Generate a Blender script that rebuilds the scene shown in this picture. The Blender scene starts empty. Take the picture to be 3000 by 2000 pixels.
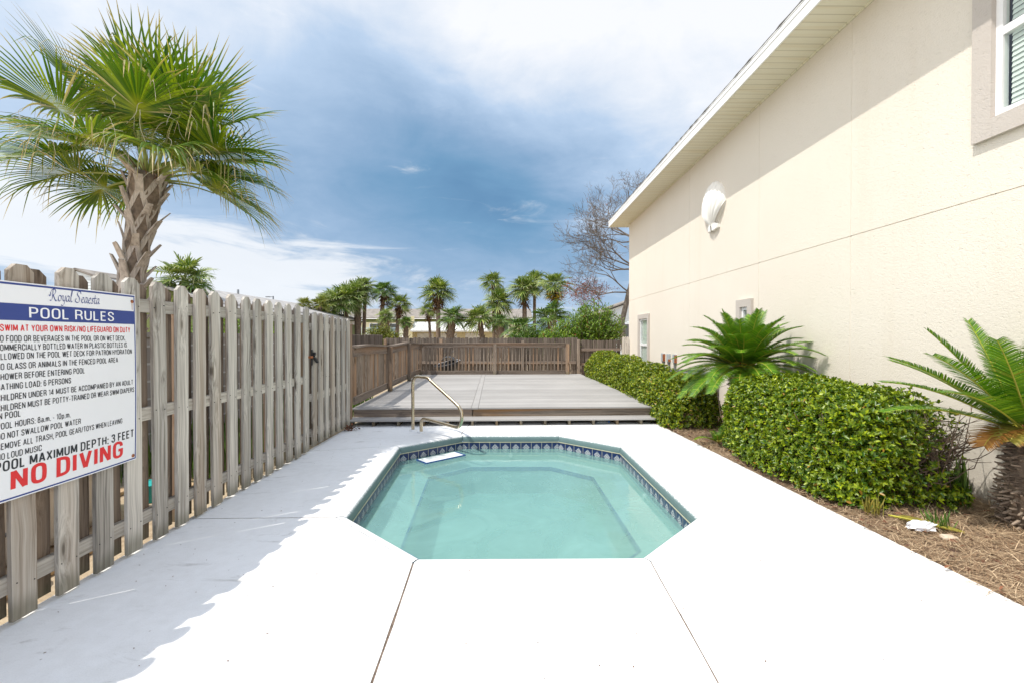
import bpy, bmesh, math, random
import numpy as np
from mathutils import Vector, Matrix

R = math.radians
SC = bpy.context.scene
COL = SC.collection
rng = np.random.default_rng(7)
random.seed(11)

# ------------------------------------------------------------------ camera
CAM_H = 1.44
F = 1333.0            # focal length in pixels of the 3000 px wide photograph
VU, VV = 1486.0, 986.0
cam_d = bpy.data.cameras.new("camera")
cam_d.sensor_width = 36.0
cam_d.lens = 16.0
cam_d.clip_end = 2000.0
cam_d.clip_start = 0.05
cam = bpy.data.objects.new("camera", cam_d)
COL.objects.link(cam)
cam.location = (0, 0, CAM_H)
cam.rotation_euler = (math.pi / 2 - 14 / F, 0, -14 / F)
SC.camera = cam


def at(u, v, y):
    return Vector(((u - VU) / F * y, y, CAM_H - (v - VV) / F * y))


# ------------------------------------------------------------------ world / sun
SUN_DIR = Vector((0.50, 0.29, -1.0)).normalized()      # travel direction of the light
SUN_EL = math.asin(-SUN_DIR.z)
SUN_STRENGTH = 2.9
SKY_STRENGTH = 0.10

W = bpy.data.worlds.new("World")
SC.world = W
W.use_nodes = True


class NT:
    """small helper for building node trees"""
    def __init__(self, tree):
        self.t = tree

    def n(self, typ, **kw):
        nd = self.t.nodes.new(typ)
        for k, v in kw.items():
            setattr(nd, k, v)
        return nd

    def link(self, a, b):
        self.t.links.new(a, b)

    def put(self, sock, val):
        if hasattr(val, "is_output"):
            self.link(val, sock)
        elif val is not None:
            if sock.type == 'RGBA' and len(val) == 3:
                val = (*val, 1)
            sock.default_value = val

    def m(self, op, a, b=None, c=None, clamp=False):
        nd = self.n("ShaderNodeMath", operation=op, use_clamp=clamp)
        self.put(nd.inputs[0], a)
        if b is not None:
            self.put(nd.inputs[1], b)
        if c is not None:
            self.put(nd.inputs[2], c)
        return nd.outputs[0]

    def mix(self, fac, a, b, blend='MIX'):
        nd = self.n("ShaderNodeMix", data_type='RGBA', blend_type=blend)
        self.put(nd.inputs[0], fac)
        self.put(nd.inputs[6], a)
        self.put(nd.inputs[7], b)
        return nd.outputs[2]

    def noise(self, vec, scale, detail=4, rough=0.55, dist=0.0):
        nd = self.n("ShaderNodeTexNoise")
        if vec is not None:
            self.link(vec, nd.inputs["Vector"])
        nd.inputs["Scale"].default_value = scale
        nd.inputs["Detail"].default_value = detail
        nd.inputs["Roughness"].default_value = rough
        nd.inputs["Distortion"].default_value = dist
        return nd.outputs["Fac"]

    def voronoi(self, vec, scale, feature='F1', out='Distance'):
        nd = self.n("ShaderNodeTexVoronoi", feature=feature)
        if vec is not None:
            self.link(vec, nd.inputs["Vector"])
        nd.inputs["Scale"].default_value = scale
        return nd.outputs[out]

    def ramp(self, fac, stops):
        nd = self.n("ShaderNodeValToRGB")
        cr = nd.color_ramp
        while len(cr.elements) < len(stops):
            cr.elements.new(0.5)
        for e, (p, c) in zip(cr.elements, stops):
            e.position = p
            e.color = (*c, 1) if len(c) == 3 else c
        self.link(fac, nd.inputs[0])
        return nd.outputs[0]

    def sstep(self, x, lo, hi):
        nd = self.n("ShaderNodeMapRange", interpolation_type='SMOOTHSTEP')
        self.put(nd.inputs[0], x)
        nd.inputs[1].default_value = lo
        nd.inputs[2].default_value = hi
        return nd.outputs[0]

    def scale(self, vec, s, loc=(0, 0, 0)):
        nd = self.n("ShaderNodeMapping")
        self.link(vec, nd.inputs[0])
        nd.inputs["Scale"].default_value = s
        nd.inputs["Location"].default_value = loc
        return nd.outputs[0]

    def comb(self, x, y, z):
        nd = self.n("ShaderNodeCombineXYZ")
        self.put(nd.inputs[0], x)
        self.put(nd.inputs[1], y)
        self.put(nd.inputs[2], z)
        return nd.outputs[0]

    def sep(self, v):
        nd = self.n("ShaderNodeSeparateXYZ")
        self.link(v, nd.inputs[0])
        return nd.outputs


def build_world():
    t = NT(W.node_tree)
    W.node_tree.nodes.clear()
    out = t.n("ShaderNodeOutputWorld")
    bg = t.n("ShaderNodeBackground")
    t.link(bg.outputs[0], out.inputs[0])
    bg.inputs[1].default_value = SKY_STRENGTH
    sky = t.n("ShaderNodeTexSky", sky_type='NISHITA')
    sky.sun_disc = False
    sky.sun_elevation = SUN_EL
    sky.sun_rotation = math.atan2(-SUN_DIR.x, -SUN_DIR.y)
    sky.air_density = 1.0
    sky.dust_density = 1.0
    sky.ozone_density = 2.0
    tc = t.n("ShaderNodeTexCoord")
    d = tc.outputs["Generated"]
    x, y, z = t.sep(d)
    az = t.m('ARCTAN2', x, y)
    el = t.m('ARCSINE', z)
    zz = t.m('ADD', t.m('MAXIMUM', z, 0.0), 0.22)
    q = t.comb(t.m('DIVIDE', x, zz), t.m('DIVIDE', y, zz), 0.0)
    n1 = t.noise(t.scale(q, (1, 1, 1), (3.1, 1.7, 0)), 0.9, 7, 0.55, 0.6)
    n2 = t.noise(t.scale(q, (1, 1, 1), (8.3, 4.4, 2)), 2.6, 8, 0.6, 0.4)
    dz = t.scale(d, (1, 1, 3.2))
    n3 = t.noise(dz, 3.3, 9, 0.58, 0.5)
    n4 = t.noise(t.scale(d, (1, 1, 5.5), (4, 0, 1)), 4.2, 9, 0.62, 0.8)

    def gauss(a0, e0, sa, se):
        wob = t.m('MULTIPLY', t.m('SUBTRACT', n1, 0.5), 0.35)
        a = t.m('DIVIDE', t.m('SUBTRACT', t.m('ADD', az, wob), R(a0)), R(sa))
        e = t.m('DIVIDE', t.m('SUBTRACT', t.m('ADD', el, t.m('MULTIPLY', t.m('SUBTRACT', n3, 0.5), 0.16)), R(e0)), R(se))
        s = t.m('ADD', t.m('MULTIPLY', a, a), t.m('MULTIPLY', e, e))
        return t.m('EXPONENT', t.m('MULTIPLY', s, -1.0))

    k = 1.0 / SKY_STRENGTH

    def c(r, g, b):
        return (r * k, g * k, b * k)

    # overcast body: one tone field from the dark storm core to the white veil, broken by noise
    edge = t.m('ADD', el, t.m('MULTIPLY', az, 0.27))
    veil = t.sstep(t.m('ADD', edge, t.m('ADD', t.m('MULTIPLY', t.m('SUBTRACT', n1, 0.5), 0.34), t.m('MULTIPLY', t.m('SUBTRACT', n2, 0.5), 0.12))), R(9), R(38))
    core = t.m('ADD', gauss(-5, 19.0, 15, 7.0), t.m('ADD', t.m('MULTIPLY', gauss(3, 14.0, 10, 4.0), 0.28), t.m('MULTIPLY', gauss(-18, 26, 12, 7), 0.30)))
    core = t.m('MULTIPLY', core, t.m('ADD', 0.62, t.m('MULTIPLY', n2, 0.75)))
    tone = t.m('ADD', 0.40, t.m('MULTIPLY', veil, 0.62))
    tone = t.m('SUBTRACT', tone, t.m('MULTIPLY', core, 0.34))
    tone = t.m('ADD', tone, t.m('MULTIPLY', t.m('SUBTRACT', n3, 0.5), 0.16))
    tone = t.m('ADD', tone, t.m('MULTIPLY', t.m('SUBTRACT', n2, 0.5), 0.42))
    tone = t.m('ADD', tone, t.m('MULTIPLY', t.sstep(el, R(12), R(3)), 0.15))
    tone = t.m('ADD', tone, t.m('MULTIPLY', gauss(-44, 25, 19, 13), 0.36))
    # pale patch low on the right, beside the eave
    tone = t.m('ADD', tone, t.m('MULTIPLY', t.m('MULTIPLY', gauss(11, 14.5, 6, 3.5), t.sstep(n2, 0.35, 0.7)), 0.35))
    cloudc = t.ramp(tone, [(0.0, (0.078, 0.185, 0.335)), (0.20, (0.130, 0.266, 0.425)), (0.42, (0.235, 0.355, 0.515)), (0.70, (0.405, 0.520, 0.675)), (1.0, (0.78, 0.79, 0.81))])
    sc_ = t.n("ShaderNodeVectorMath", operation='SCALE')
    t.link(cloudc, sc_.inputs[0])
    sc_.inputs[3].default_value = k * 0.935
    base = t.mix(0.90, sky.outputs[0], sc_.outputs[0])
    # low streaks of bright cloud on the left and along the horizon
    band = t.m('ADD', t.m('MULTIPLY', gauss(-44, 9.5, 15, 4.6), 1.35), t.m('ADD', t.m('MULTIPLY', gauss(-27, 6.0, 13, 3.0), 1.15), t.m('MULTIPLY', gauss(2, 2.6, 26, 1.4), 0.55)))
    streak = t.sstep(t.m('ADD', t.m('MULTIPLY', band, 0.42), t.m('SUBTRACT', n4, 0.45)), 0.14, 0.46)
    base = t.mix(t.m('MULTIPLY', streak, 0.76), base, c(0.71, 0.72, 0.735))
    # bright cloud sheet overhead, above the frame
    base = t.mix(t.sstep(el, R(40), R(56)), base, c(0.66, 0.74, 0.88))
    # the rest of the sky, out of the picture: broken bright cloud
    behind = t.sstep(y, 0.15, -0.25)
    beh = t.mix(t.sstep(n1, 0.35, 0.65), c(0.40, 0.56, 0.84), c(0.82, 0.88, 1.0))
    base = t.mix(behind, base, beh)
    # glow added to the unseen sky, left and behind, to fill the shaded wall
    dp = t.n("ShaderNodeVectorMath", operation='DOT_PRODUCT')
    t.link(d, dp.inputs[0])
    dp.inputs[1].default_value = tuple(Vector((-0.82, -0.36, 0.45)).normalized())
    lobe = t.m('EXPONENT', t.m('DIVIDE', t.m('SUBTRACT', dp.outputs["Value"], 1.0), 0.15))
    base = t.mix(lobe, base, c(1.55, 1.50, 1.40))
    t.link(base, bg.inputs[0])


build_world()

sun_d = bpy.data.lights.new("sun", 'SUN')
sun_d.energy = SUN_STRENGTH
sun_d.angle = R(0.53)
sun_d.color = (1.0, 0.955, 0.88)
sun = bpy.data.objects.new("sun", sun_d)
COL.objects.link(sun)
sun.location = (-10, -6, 20)
sun.rotation_euler = SUN_DIR.to_track_quat('-Z', 'Y').to_euler()

SC.view_settings.view_transform = 'Standard'
SC.view_settings.look = 'None'
SC.view_settings.exposure = 0.52
SC.view_settings.gamma = 1.0
SC.cycles.max_bounces = 8
SC.cycles.transparent_max_bounces = 16
SC.cycles.caustics_reflective = False
SC.cycles.caustics_refractive = False


# ------------------------------------------------------------------ mesh builder
class MB:
    def __init__(self):
        self.v, self.f, self.mi, self.uv, self.t = [], [], [], [], []
        self.has_uv = False

    def add(self, verts, faces, mat=0, uvs=None, t=None):
        o = len(self.v)
        self.v.extend([tuple(p) for p in verts])
        self.t.extend(t if t is not None else [0.0] * len(verts))
        for i, f in enumerate(faces):
            self.f.append([o + k for k in f])
            self.mi.append(mat)
            if uvs is not None:
                self.has_uv = True
                self.uv.append(uvs[i])
            else:
                self.uv.append([(0, 0)] * len(f))

    def box(self, x0, x1, y0, y1, z0, z1, mat=0):
        self.obox((0.5 * (x0 + x1), 0.5 * (y0 + y1), 0.5 * (z0 + z1)), (x1 - x0, y1 - y0, z1 - z0), mat=mat)

    def obox(self, c, s, M=None, mat=0):
        c = Vector(c)
        vs = []
        for sx in (-.5, .5):
            for sy in (-.5, .5):
                for sz in (-.5, .5):
                    p = Vector((sx * s[0], sy * s[1], sz * s[2]))
                    if M is not None:
                        p = M @ p
                    vs.append(c + p)
        fs = [(0, 1, 3, 2), (4, 6, 7, 5), (0, 4, 5, 1), (2, 3, 7, 6), (0, 2, 6, 4), (1, 5, 7, 3)]
        self.add(vs, fs, mat)

    def prism(self, poly, axis, a0, a1, mat=0):
        """poly: list of 2D points; extruded along axis ('X','Y','Z') from a0 to a1"""
        def mk(p, a):
            if axis == 'X':
                return (a, p[0], p[1])
            if axis == 'Y':
                return (p[0], a, p[1])
            return (p[0], p[1], a)
        n = len(poly)
        vs = [mk(p, a0) for p in poly] + [mk(p, a1) for p in poly]
        fs = [list(range(n))[::-1], list(range(n, 2 * n))]
        for i in range(n):
            j = (i + 1) % n
            fs.append((i, j, n + j, n + i))
        self.add(vs, fs, mat)

    def tube(self, pts, radii, seg=8, mat=0, cap=True, squash=None):
        pts = [Vector(p) for p in pts]
        n = len(pts)
        if not hasattr(radii, '__len__'):
            radii = [radii] * n
        vs, fs = [], []
        prev = None
        for i, p in enumerate(pts):
            tan = (pts[min(i + 1, n - 1)] - pts[max(i - 1, 0)])
            if tan.length < 1e-9:
                tan = Vector((0, 0, 1))
            tan.normalize()
            if prev is None:
                ref = Vector((1, 0, 0)) if abs(tan.x) < 0.8 else Vector((0, 1, 0))
                a = tan.cross(ref).normalized()
            else:
                a = (prev - tan * prev.dot(tan))
                a = a.normalized() if a.length > 1e-6 else tan.orthogonal().normalized()
            prev = a
            b = tan.cross(a)
            for k in range(seg):
                ang = 2 * math.pi * k / seg
                vs.append(p + (a * math.cos(ang) + b * math.sin(ang)) * radii[i])
        for i in range(n - 1):
            for k in range(seg):
                k2 = (k + 1) % seg
                fs.append((i * seg + k, i * seg + k2, (i + 1) * seg + k2, (i + 1) * seg + k))
        if cap:
            fs.append(list(range(seg))[::-1])
            fs.append([(n - 1) * seg + k for k in range(seg)])
        self.add(vs, fs, mat)

    def build(self, name, mats, parent=None, loc=None, smooth=False, bevel=0, attr=False):
        me = bpy.data.meshes.new(name)
        me.from_pydata(self.v, [], self.f)
        if not isinstance(mats, (list, tuple)):
            mats = [mats]
        for m_ in mats:
            me.materials.append(m_)
        if len(mats) > 1:
            me.polygons.foreach_set("material_index", self.mi)
        if self.has_uv:
            ul = me.uv_layers.new(name="uv")
            flat = [c for fu in self.uv for p in fu for c in p]
            ul.data.foreach_set("uv", flat)
        if attr:
            at_ = me.attributes.new("t", 'FLOAT', 'POINT')
            at_.data.foreach_set("value", self.t)
        if smooth:
            me.polygons.foreach_set("use_smooth", [True] * len(me.polygons))
        o = bpy.data.objects.new(name, me)
        COL.objects.link(o)
        if loc is not None:
            o.location = loc
        if parent is not None:
            o.parent = parent
        if bevel:
            b = o.modifiers.new("bevel", 'BEVEL')
            b.width = bevel
            b.segments = 1
            b.limit_method = 'ANGLE'
        me.update()
        return o


def tag(o, label=None, cat=None, group=None, kind=None):
    if label:
        o["label"] = label
    if cat:
        o["category"] = cat
    if group:
        o["group"] = group
    if kind:
        o["kind"] = kind
    return o


def empty(name, loc, label, cat, group=None, rz=0.0):
    o = bpy.data.objects.new(name, None)
    o.empty_display_size = 0.2
    COL.objects.link(o)
    o.location = loc
    o.rotation_euler = (0, 0, rz)
    return tag(o, label, cat, group)


def arrays_mesh(name, V, Fq, mats, parent=None, t=None, smooth=False, mi=None):
    me = bpy.data.meshes.new(name)
    V = np.asarray(V, dtype=np.float32).reshape(-1, 3)
    Fq = np.asarray(Fq, dtype=np.int32)
    k = Fq.shape[1]
    me.vertices.add(len(V))
    me.vertices.foreach_set("co", V.ravel())
    me.loops.add(Fq.size)
    me.loops.foreach_set("vertex_index", Fq.ravel())
    me.polygons.add(len(Fq))
    me.polygons.foreach_set("loop_start", np.arange(0, Fq.size, k, dtype=np.int32))
    if not isinstance(mats, (list, tuple)):
        mats = [mats]
    for m_ in mats:
        me.materials.append(m_)
    if mi is not None:
        me.polygons.foreach_set("material_index", np.asarray(mi, dtype=np.int32))
    if t is not None:
        a = me.attributes.new("t", 'FLOAT', 'POINT')
        a.data.foreach_set("value", np.asarray(t, dtype=np.float32))
    if smooth:
        me.polygons.foreach_set("use_smooth", np.ones(len(Fq), dtype=bool))
    me.update()
    me.validate()
    o = bpy.data.objects.new(name, me)
    COL.objects.link(o)
    if parent is not None:
        o.parent = parent
    return o


def nrm(a):
    return a / np.maximum(np.linalg.norm(a, axis=-1, keepdims=True), 1e-9)


def leaves(P, D, N, L, Wd, fold=0.15, shape=(0.35, 0.72, 0.5, 0.42)):
    """ovate leaves: 6 verts, 2 quads each"""
    P, D, N = np.asarray(P), nrm(np.asarray(D)), np.asarray(N)
    N = nrm(N - D * np.sum(N * D, -1, keepdims=True))
    S = np.cross(D, N)
    L = np.broadcast_to(np.asarray(L, dtype=float), (len(P),))[:, None]
    Wd = np.broadcast_to(np.asarray(Wd, dtype=float), (len(P),))[:, None]
    a, b, wa, wb = shape
    v0 = P
    v1 = P + D * L * a - S * Wd * wa + N * Wd * fold
    v2 = P + D * L * b - S * Wd * wb + N * Wd * fold
    v3 = P + D * L - N * L * 0.08
    v4 = P + D * L * b + S * Wd * wb + N * Wd * fold
    v5 = P + D * L * a + S * Wd * wa + N * Wd * fold
    V = np.stack([v0, v1, v2, v3, v4, v5], 1).reshape(-1, 3)
    o = (np.arange(len(P)) * 6)[:, None]
    Fq = np.concatenate([o + np.array([[0, 1, 2, 3]]), o + np.array([[0, 3, 4, 5]])], 0)
    return V, Fq


# ------------------------------------------------------------------ materials
def new_mat(name):
    m_ = bpy.data.materials.new(name)
    m_.use_nodes = True
    t = NT(m_.node_tree)
    b = m_.node_tree.nodes["Principled BSDF"]
    return m_, t, b


def bump(t, b, h, strength=0.3, dist=0.01):
    nd = t.n("ShaderNodeBump")
    nd.inputs["Strength"].default_value = strength
    nd.inputs["Distance"].default_value = dist
    t.link(h, nd.inputs["Height"])
    t.link(nd.outputs[0], b.inputs["Normal"])


def objcoord(t, rnd=True):
    tc = t.n("ShaderNodeTexCoord")
    v = tc.outputs["Object"]
    if rnd:
        oi = t.n("ShaderNodeObjectInfo")
        off = t.m('MULTIPLY', oi.outputs["Random"], 37.0)
        va = t.n("ShaderNodeVectorMath", operation='ADD')
        t.link(v, va.inputs[0])
        t.link(t.comb(off, t.m('MULTIPLY', off, 1.7), t.m('MULTIPLY', off, 0.6)), va.inputs[1])
        v = va.outputs[0]
        return v, oi.outputs["Random"]
    return v, None


def plain(name, col, rough=0.6, metal=0.0, noise=0.12, nscale=8.0, bmp=0.0, spec=0.5):
    m_, t, b = new_mat(name)
    v, _ = objcoord(t)
    n = t.noise(v, nscale, 5)
    c0 = tuple(max(0, x * (1 - noise)) for x in col)
    c1 = tuple(min(1, x * (1 + noise)) for x in col)
    t.put(b.inputs["Base Color"], t.ramp(n, [(0.3, c0), (0.7, c1)]))
    b.inputs["Roughness"].default_value = rough
    b.inputs["Metallic"].default_value = metal
    b.inputs["Specular IOR Level"].default_value = spec
    if bmp:
        bump(t, b, t.noise(v, nscale * 6, 3), bmp, 0.005)
    return m_


def wood(name, light, dark, axis='Z', warm=None, warm_amt=0.25, warm_lo=0.5, knots=True, fine=70.0, var=0.42):
    """weathered timber, grain running along the given axis of object space"""
    m_, t, b = new_mat(name)
    v, rnd = objcoord(t)
    lo = 1.3
    s = {'X': (lo, fine, fine), 'Y': (fine, lo, fine), 'Z': (fine, fine, lo)}[axis]
    s2 = {'X': (0.5, 9, 9), 'Y': (9, 0.5, 9), 'Z': (9, 9, 0.5)}[axis]
    sk = {'X': (1.7, 6.5, 6.5), 'Y': (6.5, 1.7, 6.5), 'Z': (6.5, 6.5, 1.7)}[axis]
    wob = t.noise(v, 2.2, 2)
    kd = t.voronoi(t.scale(v, sk), 1.0)
    # growth rings bend round the knots
    kw = t.sstep(kd, 0.45, 0.0)
    va = t.n("ShaderNodeVectorMath", operation='ADD')
    t.link(t.scale(v, s), va.inputs[0])
    t.link(t.comb(t.m('MULTIPLY', kw, 3.0), t.m('MULTIPLY', t.m('ADD', kw, wob), 3.0), t.m('MULTIPLY', kw, 0.8)), va.inputs[1])
    grain = t.noise(va.outputs[0], 1.0, 5, 0.6, 0.3)
    broad = t.noise(t.scale(v, s2), 1.0, 3, 0.5)
    g = t.m('ADD', t.m('MULTIPLY', grain, 0.62), t.m('MULTIPLY', broad, 0.38))
    mid = tuple(0.5 * (a + b_) for a, b_ in zip(light, dark))
    col = t.ramp(g, [(0.34, dark), (0.46, mid), (0.60, light)])
    if warm:
        wn = t.noise(t.scale(v, s2), 0.35, 3, 0.6)
        col = t.mix(t.m('MULTIPLY', t.sstep(wn, warm_lo, warm_lo + 0.16), warm_amt), col, warm)
    if knots:
        k1 = t.sstep(kd, 0.10, 0.055)
        col = t.mix(t.m('MULTIPLY', k1, 0.75), col, tuple(x * 0.35 for x in dark))
        ring = t.m('MULTIPLY', t.sstep(kd, 0.17, 0.11), 0.35)
        col = t.mix(ring, col, (dark[0] * 0.95, dark[1] * 0.8, dark[2] * 0.6))
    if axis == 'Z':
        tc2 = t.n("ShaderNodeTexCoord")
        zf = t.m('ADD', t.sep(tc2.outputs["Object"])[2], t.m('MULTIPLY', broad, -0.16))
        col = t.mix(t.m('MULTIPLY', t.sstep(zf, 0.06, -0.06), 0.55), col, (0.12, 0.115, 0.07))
    # board to board variation
    br = t.m('ADD', 1.0 - var * 0.5, t.m('MULTIPLY', rnd, var))
    col = t.mix(1.0, col, t.comb(br, br, br), 'MULTIPLY')
    t.put(b.inputs["Base Color"], col)
    b.inputs["Roughness"].default_value = 0.85
    b.inputs["Specular IOR Level"].default_value = 0.2
    bump(t, b, grain, 0.35, 0.004)
    return m_


def foliage(name, c_dark, c_light, c_tip=None, c_base=None, rough=0.45, trans=0.25, use_t=False, rare=None, rare_amt=0.06):
    m_, t, b = new_mat(name)
    geo = t.n("ShaderNodeNewGeometry")
    rn = geo.outputs["Random Per Island"]
    mid = tuple(0.5 * (a + b_) for a, b_ in zip(c_dark, c_light))
    low = tuple(0.72 * a + 0.28 * b_ for a, b_ in zip(c_dark, c_light))
    col = t.ramp(rn, [(0.0, c_dark), (0.45, low), (0.75, mid), (1.0, c_light)])
    if rare:
        r2 = t.m('FRACT', t.m('MULTIPLY', rn, 57.31))
        col = t.mix(t.m('LESS_THAN', r2, rare_amt), col, rare)
    if use_t:
        a = t.n("ShaderNodeAttribute", attribute_name="t")
        tv = a.outputs["Fac"]
        if c_base:
            col = t.mix(t.sstep(tv, 0.22, 0.0), col, c_base)
        if c_tip:
            r3 = t.m('FRACT', t.m('MULTIPLY', rn, 13.7))
            lim = t.m('SUBTRACT', tv, t.m('MULTIPLY', r3, 0.18))
            col = t.mix(t.sstep(lim, 0.62, 0.90), col, c_tip)
    t.put(b.inputs["Base Color"], col)
    b.inputs["Roughness"].default_value = rough
    b.inputs["Specular IOR Level"].default_value = 0.45
    if trans:
        out = m_.node_tree.nodes["Material Output"]
        tr = t.n("ShaderNodeBsdfTranslucent")
        t.link(t.mix(1.0, col, (1.15, 1.25, 0.5), 'MULTIPLY'), tr.inputs[0])
        mx = t.n("ShaderNodeMixShader")
        mx.inputs[0].default_value = trans
        t.link(b.outputs[0], mx.inputs[1])
        t.link(tr.outputs[0], mx.inputs[2])
        t.link(mx.outputs[0], out.inputs[0])
    return m_


def glassy(name, tint, gloss=1.0):
    m_, t, b = new_mat(name)
    out = m_.node_tree.nodes["Material Output"]
    tr = t.n("ShaderNodeBsdfTransparent")
    tr.inputs[0].default_value = (*tint, 1)
    gl = t.n("ShaderNodeBsdfGlossy")
    gl.inputs["Roughness"].default_value = 0.02
    gl.inputs["Color"].default_value = (gloss, gloss, gloss, 1)
    lw = t.n("ShaderNodeLayerWeight")
    lw.inputs["Blend"].default_value = 0.5
    mx = t.n("ShaderNodeMixShader")
    t.link(t.m('ADD', 0.08, t.m('MULTIPLY', t.m('POWER', lw.outputs["Facing"], 4.0), 0.9), clamp=True), mx.inputs[0])
    t.link(tr.outputs[0], mx.inputs[1])
    t.link(gl.outputs[0], mx.inputs[2])
    t.link(mx.outputs[0], out.inputs[0])
    return m_


MAT = {}
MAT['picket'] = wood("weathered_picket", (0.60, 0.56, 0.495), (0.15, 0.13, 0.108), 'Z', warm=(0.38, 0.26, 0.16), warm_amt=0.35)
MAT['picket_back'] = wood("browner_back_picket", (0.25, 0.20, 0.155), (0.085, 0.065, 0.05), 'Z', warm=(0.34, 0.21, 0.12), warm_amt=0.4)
MAT['picket_rail'] = wood("weathered_rail", (0.52, 0.48, 0.42), (0.24, 0.215, 0.18), 'Y', knots=False)
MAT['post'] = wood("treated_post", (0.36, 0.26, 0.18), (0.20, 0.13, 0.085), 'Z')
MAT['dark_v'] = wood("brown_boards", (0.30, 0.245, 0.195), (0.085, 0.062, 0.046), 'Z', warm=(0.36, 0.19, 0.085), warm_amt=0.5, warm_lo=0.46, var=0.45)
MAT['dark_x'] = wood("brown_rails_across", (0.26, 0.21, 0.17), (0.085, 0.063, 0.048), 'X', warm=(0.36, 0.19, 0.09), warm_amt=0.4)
MAT['dark_y'] = wood("brown_rails_along", (0.26, 0.21, 0.17), (0.085, 0.063, 0.048), 'Y', warm=(0.36, 0.19, 0.09), warm_amt=0.4)
MAT['rim'] = wood("stained_rim_board", (0.30, 0.25, 0.20), (0.11, 0.085, 0.065), 'X', warm=(0.40, 0.19, 0.05), warm_amt=0.75, warm_lo=0.44)
MAT['back_board'] = wood("grey_brown_fence_board", (0.29, 0.245, 0.205), (0.115, 0.09, 0.072), 'Z', var=0.0, warm=(0.30, 0.17, 0.09), warm_amt=0.25)
MAT['rust'] = plain("rusty_steel", (0.30, 0.10, 0.035), 0.8, 0.0, 0.5, 25, 0.3)
MAT['black'] = plain("black_metal", (0.018, 0.018, 0.019), 0.4, 0.0, 0.2)
MAT['black_plastic'] = plain("black_plastic", (0.055, 0.057, 0.062), 0.38, 0.0, 0.2)
MAT['grey_plastic'] = plain("pale_grey_plastic", (0.45, 0.45, 0.46), 0.5)
MAT['white_vinyl'] = plain("white_vinyl", (0.82, 0.82, 0.82), 0.4, 0, 0.03)
MAT['shell_plaster'] = plain("off_white_plaster", (0.82, 0.80, 0.76), 0.65, 0, 0.05, 4)
MAT['blind'] = plain("pale_blind_slat", (0.80, 0.82, 0.77), 0.6, 0, 0.04)
MAT['white_paint'] = plain("white_painted_trim", (0.83, 0.83, 0.82), 0.5, 0, 0.04, 3)
MAT['grey_metal'] = plain("grey_enclosure", (0.42, 0.46, 0.48), 0.5, 0.2, 0.15, 10)
MAT['dark_grey'] = plain("dark_grey_cabinet", (0.17, 0.185, 0.21), 0.5, 0.1, 0.15, 6)
MAT['pipe'] = plain("galvanised_conduit", (0.30, 0.31, 0.32), 0.45, 0.7, 0.2, 12)
MAT['dark'] = plain("dark_interior", (0.10, 0.105, 0.10), 0.9, 0, 0.1)
MAT['glass'] = glassy("window_glass", (0.88, 0.94, 0.91), 0.9)
MAT['trunk'] = plain("palm_trunk_bark", (0.20, 0.15, 0.11), 0.95, 0, 0.45, 14, 0.5)
MAT['boot'] = wood("palm_leaf_base", (0.60, 0.53, 0.46), (0.26, 0.215, 0.175), 'Z', knots=False, fine=40, var=0.0)
MAT['bgtrunk'] = plain("far_palm_bark", (0.20, 0.145, 0.105), 0.95, 0, 0.4, 9, 0.5)
MAT['skirt'] = foliage("dry_fibre", (0.12, 0.06, 0.03), (0.32, 0.18, 0.085), trans=0.1, rough=0.8)
MAT['yellow_flower'] = foliage("yellow_flower_stalks", (0.34, 0.24, 0.02), (0.60, 0.42, 0.05), trans=0.2, rough=0.7)
MAT['palm'] = foliage("cabbage_palm_leaf", (0.040, 0.115, 0.008), (0.34, 0.41, 0.018), c_tip=(0.50, 0.37, 0.17), c_base=(0.32, 0.34, 0.03),
                      use_t=True, rough=0.40, trans=0.30, rare=(0.52, 0.44, 0.26), rare_amt=0.07)
MAT['petiole'] = plain("palm_petiole", (0.24, 0.29, 0.07), 0.5, 0, 0.3, 6)
MAT['thread'] = plain("pale_palm_thread", (0.62, 0.55, 0.42), 0.7, 0, 0.2, 6)
MAT['bgpalm'] = foliage("far_palm_leaf", (0.060, 0.125, 0.014), (0.40, 0.45, 0.12), c_tip=(0.36, 0.34, 0.17), use_t=True, rough=0.45, trans=0.22)
MAT['bgpalm_y'] = foliage("yellow_palm_leaf", (0.10, 0.14, 0.015), (0.32, 0.30, 0.05), c_tip=(0.42, 0.32, 0.10), use_t=True, rough=0.45, trans=0.22)
MAT['bgpalm_d'] = foliage("dark_palm_leaf", (0.035, 0.092, 0.014), (0.22, 0.32, 0.065), c_tip=(0.20, 0.24, 0.09), use_t=True, rough=0.4, trans=0.2)
MAT['sago'] = foliage("sago_leaf", (0.035, 0.140, 0.010), (0.27, 0.43, 0.026), c_tip=(0.16, 0.17, 0.05), use_t=True, rough=0.33, trans=0.18, rare=(0.22, 0.20, 0.03), rare_amt=0.03)
MAT['sago_old'] = foliage("sago_old_leaf", (0.20, 0.19, 0.03), (0.40, 0.30, 0.06), c_tip=(0.42, 0.22, 0.05), use_t=True, rough=0.5, trans=0.2)
MAT['sago_orange'] = foliage("sago_orange_leaf", (0.34, 0.14, 0.03), (0.50, 0.25, 0.06), use_t=True, rough=0.6, trans=0.15)
MAT['rachis'] = plain("sago_stalk", (0.40, 0.38, 0.05), 0.5, 0, 0.2, 6)
MAT['sago_trunk'] = foliage("sago_trunk_scales", (0.10, 0.07, 0.05), (0.42, 0.33, 0.25), trans=0.0, rough=0.9)
MAT['sago_wool'] = foliage("sago_orange_wool", (0.22, 0.085, 0.03), (0.40, 0.17, 0.06), trans=0.0, rough=0.95)
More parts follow.
